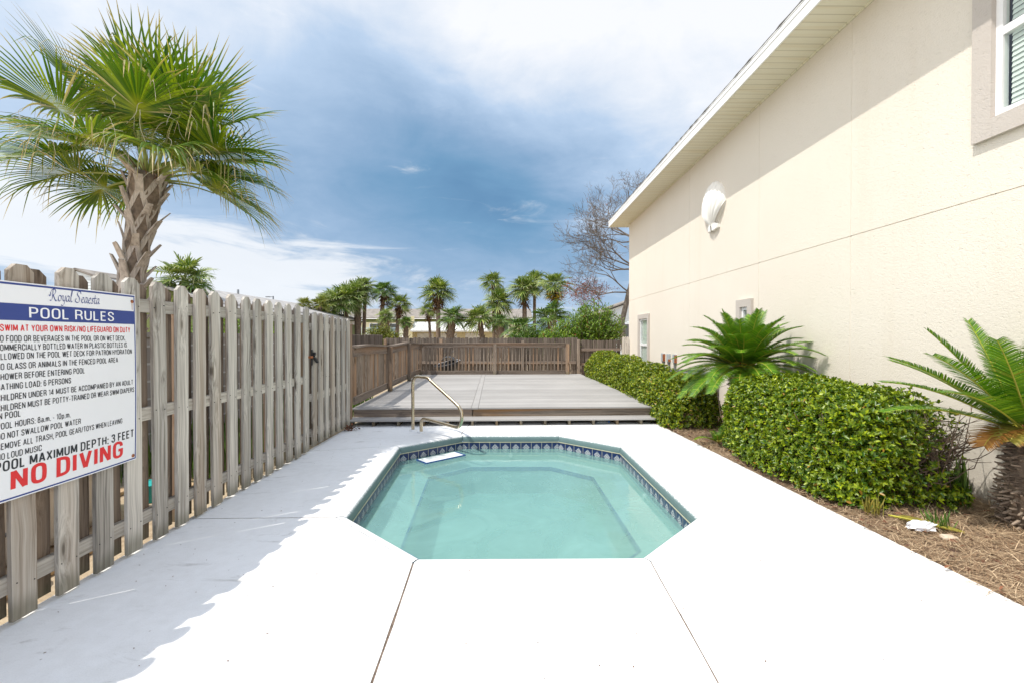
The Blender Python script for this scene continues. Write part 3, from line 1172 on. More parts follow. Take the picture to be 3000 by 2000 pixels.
def make_left_fence():
    root = empty("picket_fence", (FX, 2.0, 0), "weathered grey wooden fence of dog-eared pickets carrying the pool rules sign", "fence")
    ys = [0.72, 0.94, 1.17, 1.40, 1.62, 1.84, 2.055, 2.27, 2.505, 2.735, 2.96, 3.193]
    while ys[-1] + 0.214 < 5.62:
        ys.append(ys[-1] + 0.214 + random.Random(len(ys)).uniform(-0.006, 0.006))
    for i, y in enumerate(ys):
        top = 1.825 - 0.008 * max(0, y - 3) - (0.02 if y < 2.3 else 0)
        z0 = 0.012 + random.Random(i).uniform(0, 0.012)
        add_picket(root, fence_x(y), y + 0.07, z0, top - z0, 100 + i)
    for i in range(len(ys) - 1):
        y = 0.5 * (ys[i] + ys[i + 1]) + 0.07
        top = 1.80 - 0.008 * max(0, y - 3)
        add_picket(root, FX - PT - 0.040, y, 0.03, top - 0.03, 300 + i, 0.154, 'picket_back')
    for (z0, z1) in RAILS:
        b = MB()
        b.box(-0.0385, 0, 0.45, 5.66, z0, z1)
        o = b.build("rail", MAT['picket_rail'], root, bevel=0.004)
        o.location = Vector((FX - PT, 0, 0)) - root.location + Vector((0, 0, 0))
    for y in (0.9, 3.50, 5.60):
        b = MB()
        b.box(-0.045, 0.045, -0.045, 0.045, 0, 1.62)
        o = b.build("post", MAT['post'], root, bevel=0.004)
        o.location = Vector((FX - PT * 2 - 0.04 - 0.048, y + 0.1, 0)) - root.location
    return root


make_left_fence()


def make_gate():
    gy0 = 5.80
    root = empty("picket_gate", (FX, gy0, 0), "wooden picket gate at the far end of the grey fence by the deck", "gate")
    n = 7
    for i in range(n):
        y = gy0 + i * 0.214
        if y > 7.34:
            break
        add_picket(root, fence_x(y), y + PW / 2, 0.05, 1.752 - 0.006 * i - 0.05, 500 + i)
    for i in range(n - 1):
        y = gy0 + i * 0.214 + 0.107
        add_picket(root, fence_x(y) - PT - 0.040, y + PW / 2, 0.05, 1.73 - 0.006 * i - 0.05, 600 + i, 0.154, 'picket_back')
    for (z0, z1) in ((0.17, 0.26), (0.62, 0.71), (1.52, 1.61)):
        b = MB()
        x0, x1 = fence_x(gy0) - PT, fence_x(7.25) - PT
        b.add([(x0 - .038, gy0, z0), (x0, gy0, z0), (x0, gy0, z1), (x0 - .038, gy0, z1), (x1 - .038, 7.25, z0), (x1, 7.25, z0), (x1, 7.25, z1), (x1 - .038, 7.25, z1)],
              [(0, 1, 2, 3), (7, 6, 5, 4), (0, 4, 5, 1), (1, 5, 6, 2), (2, 6, 7, 3), (3, 7, 4, 0)])
        o = b.build("rail", MAT['picket_rail'], root)
        o.location = -root.location
    # black gravity latch
    b = MB()
    b.box(-0.002, 0.012, -0.015, 0.02, 1.10, 1.30)
    b.box(0.012, 0.045, -0.010, 0.012, 1.205, 1.235)
    b.prism([(-0.01, 1.20), (0.10, 1.125), (0.115, 1.13), (0.115, 1.145), (0.04, 1.205)], 'X', 0.012, 0.045)
    b.tube([(0.012, 0.03, 1.245), (0.04, 0.03, 1.245)], 0.022, 10)
    o = b.build("latch", MAT['black'], root, bevel=0.003)
    o.location = Vector((FX - 0.0005, gy0 - 0.045, -0.02)) - root.location
    b = MB()
    b.box(0, 0.03, -0.09, -0.02, 1.195, 1.220)
    o2 = b.build("strike", MAT['rust'], o)
    # end post of the run beyond the gate
    p = empty("gate_post", (fence_x(7.4) - 0.09, 7.42, 0), "square brown post at the far hinge side of the gate", "post")
    b = MB()
    b.box(-0.045, 0.045, -0.045, 0.045, GZ, 1.62)
    b.build("post_shaft", MAT['post'], p, bevel=0.005)
    c = MB()
    c.box(-0.052, 0.052, -0.052, 0.052, 1.6205, 1.645)
    c.build("post_cap", MAT['post'], p, bevel=0.005)


make_gate()


# ------------------------------------------------------------------ pool rules sign
def _loop(w, h0, h1, r):
    """rounded upright loop"""
    return [(w * .5, h1), (w * .5 + (w * .5 - r) , h1), (w - r * .30, h1 - r * .35), (w, h1 - r * 1.3), (w, h0 + r * 1.3), (w - r * .30, h0 + r * .35), (w - r, h0), (r, h0),
            (r * .30, h0 + r * .35), (0, h0 + r * 1.3), (0, h1 - r * 1.3), (r * .30, h1 - r * .35), (r, h1), (w * .5, h1)]


CAPS = {
    'A': (.50, [[(0, 0), (.235, 1)], [(.265, 1), (.50, 0)], [(.08, .30), (.42, .30)]]),
    'B': (.45, [[(0, 0), (0, 1), (.24, 1), (.36, .96), (.41, .86), (.41, .67), (.36, .56), (.24, .52), (.02, .52)], [(.24, .52), (.39, .47), (.45, .36), (.45, .16), (.39, .05), (.24, 0), (0, 0)]]),
    'C': (.44, [[(.44, .68), (.44, .82), (.40, .94), (.28, 1), (.16, 1), (.05, .94), (0, .80), (0, .20), (.05, .06), (.16, 0), (.28, 0), (.40, .06), (.44, .18), (.44, .32)]]),
    'D': (.45, [[(0, 0), (0, 1), (.22, 1), (.38, .94), (.45, .80), (.45, .20), (.38, .06), (.22, 0), (0, 0)]]),
    'E': (.37, [[(.37, 1), (0, 1), (0, 0), (.37, 0)], [(0, .52), (.33, .52)]]),
    'F': (.36, [[(.36, 1), (0, 1), (0, 0)], [(0, .50), (.32, .50)]]),
    'G': (.45, [[(.44, .72), (.43, .86), (.38, .96), (.26, 1), (.16, 1), (.05, .94), (0, .80), (0, .20), (.05, .06), (.16, 0), (.28, 0), (.39, .05), (.45, .16), (.45, .46), (.25, .46)]]),
    'H': (.45, [[(0, 0), (0, 1)], [(.45, 0), (.45, 1)], [(0, .52), (.45, .52)]]),
    'I': (.0, [[(0, 0), (0, 1)]]),
    'K': (.44, [[(0, 0), (0, 1)], [(.42, 1), (.03, .44)], [(.15, .60), (.45, 0)]]),
    'L': (.35, [[(0, 1), (0, 0), (.35, 0)]]),
    'M': (.60, [[(0, 0), (0, 1)], [(.03, 1), (.29, .12)], [(.31, .12), (.57, 1)], [(.60, 1), (.60, 0)]]),
    'N': (.46, [[(0, 0), (0, 1)], [(.02, 1), (.44, 0)], [(.46, 0), (.46, 1)]]),
    'O': (.46, [_loop(.46, 0, 1, .17)]),
    'P': (.42, [[(0, 0), (0, 1), (.24, 1), (.37, .95), (.42, .84), (.42, .62), (.37, .51), (.24, .46), (.02, .46)]]),
    'R': (.45, [[(0, 0), (0, 1), (.25, 1), (.38, .95), (.42, .84), (.42, .66), (.38, .55), (.25, .50), (.02, .50)], [(.26, .49), (.38, .40), (.42, .28), (.45, 0)]]),
    'S': (.42, [[(.41, .72), (.41, .84), (.35, .95), (.24, 1), (.17, 1), (.06, .95), (.01, .84), (.01, .72), (.06, .62), (.36, .42), (.42, .32), (.42, .16), (.36, .05), (.24, 0), (.16, 0), (.05, .05), (0, .16), (0, .28)]]),
    'T': (.42, [[(0, 1), (.42, 1)], [(.21, 1), (.21, 0)]]),
    'U': (.45, [[(0, 1), (0, .20), (.05, .06), (.16, 0), (.29, 0), (.40, .06), (.45, .20), (.45, 1)]]),
    'V': (.48, [[(0, 1), (.225, 0)], [(.255, 0), (.48, 1)]]),
    'W': (.68, [[(0, 1), (.16, 0)], [(.18, 0), (.33, 1)], [(.35, 1), (.50, 0)], [(.52, 0), (.68, 1)]]),
    'X': (.46, [[(0, 1), (.46, 0)], [(.46, 1), (0, 0)]]),
    'Y': (.46, [[(0, 1), (.22, .44)], [(.46, 1), (.24, .44)], [(.23, .46), (.23, 0)]]),
    '0': (.40, [_loop(.40, 0, 1, .16)]),
    '1': (.18, [[(0, .80), (.10, .86), (.18, 1), (.18, 0)]]),
    '3': (.40, [[(0, .78), (.03, .92), (.13, 1), (.26, 1), (.36, .93), (.38, .78), (.35, .62), (.24, .54), (.14, .54)], [(.24, .54), (.36, .46), (.40, .30), (.38, .10), (.27, 0), (.13, 0), (.03, .08), (0, .24)]]),
    '4': (.44, [[(.32, 0), (.32, 1), (.30, 1), (0, .30), (0, .26), (.44, .26)]]),
    '6': (.40, [[(.38, .80), (.35, .93), (.26, 1), (.15, 1), (.04, .92), (0, .76), (0, .22), (.05, .07), (.15, 0), (.26, 0), (.36, .07), (.40, .22), (.40, .38), (.36, .52), (.26, .58), (.14, .58), (.03, .48)]]),
    '8': (.40, [_loop(.40, 0, .54, .15), _loop(.36, .54, 1, .14)]),
    'a': (.36, [[(.03, .54), (.09, .66), (.26, .68), (.35, .60), (.36, .46), (.36, 0)], [(.35, .40), (.14, .37), (.02, .27), (.02, .10), (.12, 0), (.25, .02), (.35, .14)]]),
    'm': (.60, [[(0, 0), (0, .68)], [(.01, .54), (.11, .67), (.24, .65), (.30, .52), (.30, 0)], [(.31, .54), (.41, .67), (.54, .65), (.60, .52), (.60, 0)]]),
    'p': (.38, [[(0, -.25), (0, .68)], [(.01, .52), (.12, .67), (.27, .66), (.37, .52), (.38, .15), (.29, .02), (.12, 0), (.01, .14)]]),
    '.': (.0, [[(0, -.07), (0, .07)]]), ',': (.0, [[(0, .07), (0, -.06), (-.06, -.20)]]), ':': (.0, [[(0, -.07), (0, .07)], [(0, .52), (0, .66)]]),
    '/': (.28, [[(0, -.05), (.28, 1.05)]]), '-': (.22, [[(0, .40), (.22, .40)]]),
}


def text_mesh(body, weight=0.15):
    """condensed sans-serif signwriting: every letter is a band of constant width along its centre line"""
    vs, fs = [], []
    x = 0.0
    lift = 0
    hw = weight * 0.5
    for ch in body:
        if ch == ' ':
            x += 0.30
            continue
        w, strokes = CAPS[ch]
        x += hw
        for st in strokes:
            pts = [Vector((px + x, py)) for px, py in st]
            if len(pts) > 4:
                # soften the corners of curved strokes
                q = [pts[0]]
                for a, b, c in zip(pts, pts[1:], pts[2:]):
                    ang = (b - a).angle(c - b) if (b - a).length > 1e-6 and (c - b).length > 1e-6 else 0
                    if ang > 1.2:
                        q.append(b)
                    else:
                        q += [b.lerp(a, .28), b.lerp(c, .28)]
                q.append(pts[-1])
                pts = q
            n = len(pts)
            o = len(vs)
            lift += 1
            z = 0.00010 * (lift % 12)
            closed = (pts[0] - pts[-1]).length < 1e-6
            for k, p in enumerate(pts):
                a = pts[k - 1] if k > 0 else (pts[-2] if closed else None)
                c = pts[k + 1] if k < n - 1 else (pts[1] if closed else None)
                d1 = (p - a).normalized() if a is not None else None
                d2 = (c - p).normalized() if c is not None else None
                if d1 is None:
                    d1 = d2
                if d2 is None:
                    d2 = d1
                n1, n2 = Vector((-d1.y, d1.x)), Vector((-d2.y, d2.x))
                m_ = n1 + n2
                den = max(0.35, 1.0 + n1.dot(n2))
                m_ = m_ / den
                p0, p1 = p - m_ * hw, p + m_ * hw
                # square ends stay inside the cap height: pull them back by half the band
                if k == 0 and not closed and st[0][1] in (0, 1) and abs(d2.y) > 0.6:
                    pass
                vs += [(p0.x, p0.y, z), (p1.x, p1.y, z)]
                if k:
                    q_ = o + 2 * (k - 1)
                    fs.append((q_, q_ + 1, q_ + 3, q_ + 2))
        x += w + hw + 0.125
    return vs, fs


# pen strokes of the script heading; each letter: list of polylines in a unit box (x, y), advance
PEN = {
    'R': ([[(-.18, .52), (-.10, .40), (.02, .46), (.02, .75), (.20, 1.0), (.42, 1.02)], [(.30, 1.0), (.30, .6), (.26, .2), (.12, -.02), (-.04, .04)],
           [(.12, .94), (.36, 1.08), (.62, .98), (.66, .78), (.52, .60), (.32, .52)], [(.36, .52), (.52, .26), (.70, .02), (.86, .0), (.98, .10)]], 0.98),
    'o': ([[(.40, .50), (.20, .52), (.08, .30), (.14, .06), (.30, .0), (.46, .16), (.48, .38), (.38, .52), (.30, .46)]], 0.56),
    'y': ([[(.02, .44), (.10, .54), (.16, .46), (.16, .16), (.26, .02), (.42, .10)], [(.50, .54), (.46, .2), (.36, -.22), (.16, -.40), (-.06, -.34)]], 0.58),
    'a': ([[(.44, .50), (.24, .54), (.08, .36), (.06, .12), (.16, .0), (.32, .10), (.44, .34)], [(.47, .54), (.42, .16), (.48, .01), (.60, .10)]], 0.62),
    'l': ([[(.06, .30), (.22, .80), (.30, 1.12), (.20, 1.14), (.12, .80), (.08, .2), (.18, .0), (.32, .10)]], 0.36),
    'S': ([[(.78, .86), (.70, 1.04), (.44, 1.06), (.24, .90), (.30, .70), (.54, .48), (.62, .24), (.46, .02), (.16, .0), (-.04, .16), (.02, .32), (.14, .30)]], 0.86),
    'e': ([[(.06, .26), (.30, .34), (.38, .46), (.28, .55), (.12, .44), (.06, .18), (.18, .0), (.34, .03), (.46, .14)]], 0.48),
    's': ([[(.34, .44), (.26, .54), (.12, .48), (.14, .36), (.28, .22), (.26, .05), (.12, -.01), (.0, .06)]], 0.42),
    't': ([[(.20, .86), (.14, .4), (.12, .12), (.22, .0), (.36, .10)], [(-.02, .52), (.18, .55), (.38, .54)]], 0.40),
    ' ': ([], 0.40),
}


def pen_text(s, nib=0.115):
    """broad nib lettering: each stroke is the trail of a slanted pen edge"""
    vs, fs = [], []
    x = 0.0
    nv = Vector((math.cos(R(38)), math.sin(R(38)), 0)) * nib * 0.5
    lift = 0
    for ch in s:
        strokes, adv = PEN[ch]
        for st in strokes:
            pts = catmull([(px + x + py * 0.12, py, 0) for px, py in st], 6)
            o = len(vs)
            lift += 1
            z = 0.00012 * lift
            thin = Vector((-nv.y, nv.x, 0)) * 0.28
            for k, p in enumerate(pts):
                vs += [(p.x - nv.x, p.y - nv.y, z), (p.x + nv.x, p.y + nv.y, z)]
                if k:
                    a = o + 2 * (k - 1)
                    fs.append((a, a + 1, a + 3, a + 2))
            o = len(vs)
            z += 0.00006
            for k, p in enumerate(pts):
                vs += [(p.x - thin.x, p.y - thin.y, z), (p.x + thin.x, p.y + thin.y, z)]
                if k:
                    a = o + 2 * (k - 1)
                    fs.append((a, a + 1, a + 3, a + 2))
        x += adv
    return vs, fs


def make_sign():
    DYS = 0.035
    SY0, SY1, SZ0, SZ1 = 2.16, 3.025, 0.635, 1.712
    SX = -2.452
    root = empty("pool_rules_sign", (SX, SY0, SZ0), "white pool rules sign with blue header and red no diving line on the picket fence", "sign")
    Wd, Ht = SY1 - SY0, SZ1 - SZ0

    def bulge(s, t_):
        # the sheet is a little bowed between its screws
        return 0.010 * math.sin(math.pi * min(1, max(0, s / Wd))) + 0.007 * math.sin(math.pi * min(1, max(0, t_ / Ht)))

    def on(s, t_, d):
        return (bulge(s, t_) + d, s, t_)

    def grid(s0, s1, t0, t1, d, n=8, m=8):
        vs, fs = [], []
        for i in range(n + 1):
            for j in range(m + 1):
                vs.append(on(s0 + (s1 - s0) * i / n, t0 + (t1 - t0) * j / m, d))
        for i in range(n):
            for j in range(m):
                a = i * (m + 1) + j
                fs.append((a, a + m + 1, a + m + 2, a + 1))
        return vs, fs
    b = MB()
    vs, fs = grid(0, Wd, 0, Ht, 0.0)
    b.add(vs, fs)
    vs2, fs2 = grid(0, Wd, 0, Ht, -0.003)
    b.add(vs2, [f[::-1] for f in fs2])
    b.build("panel", MAT['sign_white'], root)
    b = MB()
    for (s0, s1, t0, t1) in ((0.004, Wd - 0.004, 0.006, 0.014), (0.004, Wd - 0.004, Ht - 0.016, Ht - 0.006), (Wd - 0.0125, Wd - 0.0045, 0.0142, Ht - 0.0162), (0.0045, 0.0125, 0.0142, Ht - 0.0162)):
        v_, f_ = grid(s0, s1, t0, t1, 0.0007, 10, 10)
        b.add(v_, f_)
    b.build("border", MAT['navy'], root)
    b = MB()
    v_, f_ = grid(0.0126, Wd - 0.0126, 1.520 - SZ0, 1.604 - SZ0, 0.0008, 10, 4)
    b.add(v_, f_)
    b.build("header_band", MAT['navy'], root)

    def put(mb, tv, tf, y0, y1, z0, z1, d, cap=None):
        xs = [p[0] for p in tv]
        ysv = [p[1] for p in tv]
        xa, xb = min(xs), max(xs)
        ya, yb = (0.0, max(ysv)) if cap is None else (0.0, cap)
        out = []
        for p in tv:
            s = (y0 - SY0) + (p[0] - xa) / (xb - xa) * (y1 - y0)
            t_ = (z0 - SZ0) + (p[1] - ya) / (yb - ya) * (z1 - z0)
            out.append(on(s, t_, d + (p[2] if len(p) > 2 else 0) * 0.5))
        mb.add(out, tf)
    # script heading
    b = MB()
    tv, tf = pen_text("Royal Seaesta")
    put(b, tv, tf, 2.417 + DYS, 2.721 + DYS, 1.632, 1.694, 0.0009, cap=1.05)
    b.build("heading_lettering", MAT['navy'], root)
    lines = [("POOL RULES", 2.316, 2.817, 1.537, 1.587, .125, 'ink_white', .0016),
             ("SWIM AT YOUR OWN RISK/NO LIFEGUARD ON DUTY", 2.185, 2.943, 1.468, 1.498, .165, 'ink_red', .0009),
             ("NO FOOD OR BEVERAGES IN THE POOL OR ON WET DECK.", 2.165, 2.903, 1.416, 1.444, .14, 'ink_black', .0009),
             ("COMMERCIALLY BOTTLED WATER IN PLASTIC BOTTLES IS", 2.165, 2.913, 1.374, 1.402, .14, 'ink_black', .0009),
             ("ALLOWED ON THE POOL WET DECK FOR PATRON HYDRATION", 2.165, 2.953, 1.331, 1.359, .14, 'ink_black', .0009),
             ("NO GLASS OR ANIMALS IN THE FENCED POOL AREA", 2.165, 2.842, 1.282, 1.310, .14, 'ink_black', .0009),
             ("SHOWER BEFORE ENTERING POOL", 2.165, 2.61, 1.233, 1.261, .14, 'ink_black', .0009),
             ("BATHING LOAD: 6 PERSONS", 2.165, 2.528, 1.184, 1.212, .14, 'ink_black', .0009),
             ("CHILDREN UNDER 14 MUST BE ACCOMPANIED BY AN ADULT", 2.165, 2.957, 1.132, 1.160, .14, 'ink_black', .0009),
             ("CHILDREN MUST BE POTTY-TRAINED OR WEAR SWIM DIAPERS", 2.165, 2.968, 1.083, 1.111, .14, 'ink_black', .0009),
             ("IN POOL", 2.165, 2.268, 1.044, 1.072, .14, 'ink_black', .0009),
             ("POOL HOURS: 8a.m. - 10p.m.", 2.165, 2.524, 0.995, 1.023, .14, 'ink_black', .0009),
             ("DO NOT SWALLOW POOL WATER", 2.165, 2.586, 0.946, 0.974, .14, 'ink_black', .0009),
             ("REMOVE ALL TRASH, POOL GEAR/TOYS WHEN LEAVING", 2.165, 2.873, 0.896, 0.924, .14, 'ink_black', .0009),
             ("NO LOUD MUSIC", 2.165, 2.37, 0.847, 0.875, .14, 'ink_black', .0009),
             ("POOL MAXIMUM DEPTH: 3 FEET", 2.155, 2.963, 0.790, 0.834, .17, 'ink_black', .0009),
             ("NO DIVING", 2.225, 2.88, 0.688, 0.776, .19, 'ink_red', .0009)]
    for s, y0, y1, z0, z1, wt, mk, dep in lines:
        tv, tf = text_mesh(s, wt)
        b = MB()
        put(b, tv, tf, y0 + DYS, y1 + DYS, z0, z1, dep, cap=1.0)
        b.build("lettering", MAT[mk], root)
    for (s, t_) in ((Wd - 0.026, Ht - 0.045), (Wd - 0.028, 0.030), (0.026, Ht - 0.045), (0.026, 0.03)):
        b = MB()
        p = Vector(on(s, t_, 0))
        b.tube([p, p + Vector((0.003, 0, 0)), p + Vector((0.005, 0, 0))], [0.011, 0.011, 0.006], 10)
        if t_ > 0.5:
            b.add([on(s - 0.0016, t_ - 0.055, 0.0009), on(s + 0.0016, t_ - 0.055, 0.0009), on(s + 0.003, t_, 0.0009), on(s - 0.003, t_, 0.0009)], [(0, 1, 2, 3)])
        b.build("screw", MAT['rust'], root)


make_sign()


# ------------------------------------------------------------------ wooden deck with step
DA = -0.030       # the deck stands a touch askew to the house
DY0, DY1 = 7.66, 14.55
DZ = 0.254


def make_deck():
    root = empty("wooden_deck", (0, DY0, 0), "low deck of grey composite boards with one long step behind the pool", "deck", rz=-DA)
    XL, XR, XS = -2.58, 2.55, -0.60
    Ln = DY1 - DY0

    def boards(x0, x1):
        b = MB()
        y = 0.0
        r_ = random.Random(int(x0 * 10))
        while y + 0.138 < Ln:
            dz = r_.uniform(-0.0012, 0.0012)
            b.box(x0, x1, y, y + 0.1365, DZ - 0.026 + dz, DZ + dz)
            y += 0.1405
        return b
    boards(XL, XS - 0.006).build("left_decking", MAT['decking'], root)
    boards(XS + 0.115, XR).build("right_decking", MAT['decking'], root)
    b = MB()
    b.box(XS, XS + 0.109, -0.02, Ln - 0.05, DZ - 0.026, DZ + 0.0005)
    b.build("seam_board", MAT['decking'], root)
    b = MB()
    b.box(XL + 0.02, XS + 0.01, 0.022, 0.060, DZ - 0.165, DZ - 0.0275)
    b.build("rim_board", MAT['dark_x'], root, bevel=0.003)
    b = MB()
    b.box(XS + 0.025, XR - 0.02, 0.022, 0.060, DZ - 0.165, DZ - 0.0275)
    b.build("rim_board", MAT['rim'], root, bevel=0.003)
    b = MB()
    b.box(XR - 0.055, XR - 0.02, 0.062, Ln, DZ - 0.20, DZ - 0.0275)
    b.box(XL + 0.02, XL + 0.055, 0.062, Ln, DZ - 0.20, DZ - 0.0275)
    b.build("side_joist", MAT['dark_y'], root)
    b = MB()
    b.box(XL + 0.06, XR - 0.06, 0.30, 0.34, -0.06, DZ - 0.03)
    b.build("skirt_board", MAT['dark_x'], root)
    # step
    st = MB()
    st.box(-2.62, 2.60, -0.285, -0.150, 0.079, 0.104)
    st.box(-2.62, 2.60, -0.144, 0.018, 0.0785, 0.1035)
    so = st.build("step", MAT['decking'], root)
    k = 0
    x = -2.58
    while x < 2.6:
        t_ = MB()
        t_.box(x, x + 0.038, -0.262, 0.018, -0.005, 0.0775)
        t_.build("step_block", MAT['dark_v'], so)
        x += 0.397
    return root


make_deck()


# ------------------------------------------------------------------ deck railing
def dpt(x, y):
    """deck coordinates -> world"""
    ca, sa = math.cos(-DA), math.sin(-DA)
    return (x * ca - y * sa, DY0 + x * sa + y * ca)


def make_railing():
    ox, oy = dpt(-2.55, 0.0)
    root = empty("deck_railing", (ox, oy, DZ), "brown wooden railing with square balusters round two sides of the deck", "railing", rz=-DA)
    Ln = 6.72
    Rw = 4.66

    def sag(y):
        return 0.022 * math.sin(y * 1.55 + 0.4) - 0.012 * y / Ln

    def sagrail(z0, z1, x0, x1, m_, nm, par=None):
        b = MB()
        n = 24
        vs, fs = [], []
        for k in range(n + 1):
            y = Ln * k / n
            s = sag(y)
            vs += [(x0, y, z0 + s), (x1, y, z0 + s), (x1, y, z1 + s), (x0, y, z1 + s)]
        for k in range(n):
            a = 4 * k
            for q in range(4):
                q2 = (q + 1) % 4
                fs.append((a + q, a + 4 + q, a + 4 + q2, a + q2))
        fs += [(0, 1, 2, 3), (4 * n + 3, 4 * n + 2, 4 * n + 1, 4 * n)]
        b.add(vs, fs)
        return b.build(nm, m_, root)
    sagrail(0.990, 1.026, -0.075, 0.060, MAT['dark_y'], "cap_rail")
    sagrail(0.845, 0.985, -0.020, 0.018, MAT['dark_y'], "top_rail")
    b = MB()
    b.box(-0.020, 0.018, 0.0, Ln, 0.055, 0.185)
    b.build("bottom_rail", MAT['dark_y'], root, bevel=0.003)
    proto = None
    y = 0.09
    while y < Ln - 0.1:
        if proto is None:
            b = MB()
            b.box(-0.019, 0.019, -0.019, 0.019, 0.0, 0.90)
            proto = b.build("baluster", MAT['dark_v'], root)
            o = proto
        else:
            o = proto.copy()
            COL.objects.link(o)
            o.parent = root
        o.location = (-0.0405, y, 0.062)
        y += 0.105
    for y, h in ((2.36, 0.985), (4.62, 0.985)):
        b = MB()
        b.box(-0.045, 0.045, -0.045, 0.045, -0.02, h)
        o = b.build("post", MAT['dark_v'], root, bevel=0.004)
        o.location = (0.066, y, sag(y) * 0.8)
    # back run
    b = MB()
    b.box(0.06, Rw + 0.06, Ln - 0.02, Ln + 0.12, 0.955, 0.990)
    b.build("cap_rail", MAT['dark_x'], root, bevel=0.003)
    b = MB()
    b.box(0.06, Rw, Ln + 0.03, Ln + 0.068, 0.845, 0.950)
    b.build("top_rail", MAT['dark_x'], root, bevel=0.003)
    b = MB()
    b.box(0.10, Rw - 0.06, Ln + 0.012, Ln + 0.052, 0.0, 0.120)
    b.build("bottom_rail", MAT['dark_x'], root, bevel=0.003)
    x = 0.20
    while x < Rw - 0.08:
        if abs(x - 2.36) > 0.09:
            o = proto.copy()
            COL.objects.link(o)
            o.parent = root
            o.location = (x, Ln + 0.089, 0.03)
        x += 0.113
    for x in (0.03, 2.36, Rw + 0.01):
        b = MB()
        w = 0.05 if x > 0.1 else 0.042
        b.box(-w, w, -w, w, -0.02, 0.952)
        o = b.build("post", MAT['dark_v'], root, bevel=0.004)
        o.location = (x, Ln + 0.02, 0)


make_railing()


# ------------------------------------------------------------------ back fence
def board_run(p, q, z0, z1, n_seed, w=0.135, gap=0.006, lean=0.0):
    """a run of dog-eared boards from p to q (2D), one mesh"""
    r_ = random.Random(n_seed)
    p, q = Vector(p), Vector(q)
    d = (q - p)
    L = d.length
    d.normalize()
    nn = Vector((-d.y, d.x))
    b = MB()
    s = 0.0
    while s < L - w * 0.5:
        ww = min(w * r_.uniform(0.95, 1.03), L - s)
        zt = z1 + r_.uniform(-0.012, 0.010)
        t_ = 0.018
        off = r_.uniform(-0.004, 0.004)
        c = 0.028
        prof = [(s, z0), (s + ww, z0), (s + ww, zt - c), (s + ww - c, zt), (s + c, zt), (s, zt - c)]
        v0 = [(*(p + d * a + nn * off), z) for a, z in prof]
        v1 = [(*(p + d * a + nn * (off + t_)), z) for a, z in prof]
        n = len(prof)
        fs = [list(range(n)), list(range(n, 2 * n))[::-1]] + [(i, n + i, n + (i + 1) % n, (i + 1) % n) for i in range(n)]
        b.add(v0 + v1, fs)
        s += ww + gap * r_.uniform(0.3, 2.0)
    return b


def islandwood(name, light, dark):
    """boards of one panel: tone differs from board to board"""
    m_, t, b = new_mat(name)
    tc = t.n("ShaderNodeTexCoord")
    v = tc.outputs["Object"]
    geo = t.n("ShaderNodeNewGeometry")
    rn = geo.outputs["Random Per Island"]
    va = t.n("ShaderNodeVectorMath", operation='ADD')
    t.link(t.scale(v, (30, 30, 1.1)), va.inputs[0])
    t.link(t.comb(t.m('MULTIPLY', rn, 90.0), t.m('MULTIPLY', rn, 41.0), t.m('MULTIPLY', rn, 23.0)), va.inputs[1])
    g = t.noise(va.outputs[0], 1.0, 5, 0.6, 0.3)
    col = t.ramp(g, [(0.32, dark), (0.62, light)])
    br = t.m('ADD', 0.70, t.m('MULTIPLY', rn, 0.6))
    col = t.mix(1.0, col, t.comb(br, br, br), 'MULTIPLY')
    t.put(b.inputs["Base Color"], col)
    b.inputs["Roughness"].default_value = 0.9
    b.inputs["Specular IOR Level"].default_value = 0.15
    return m_


MAT['panel_boards'] = islandwood("old_fence_boards", (0.20, 0.165, 0.135), (0.050, 0.038, 0.030))


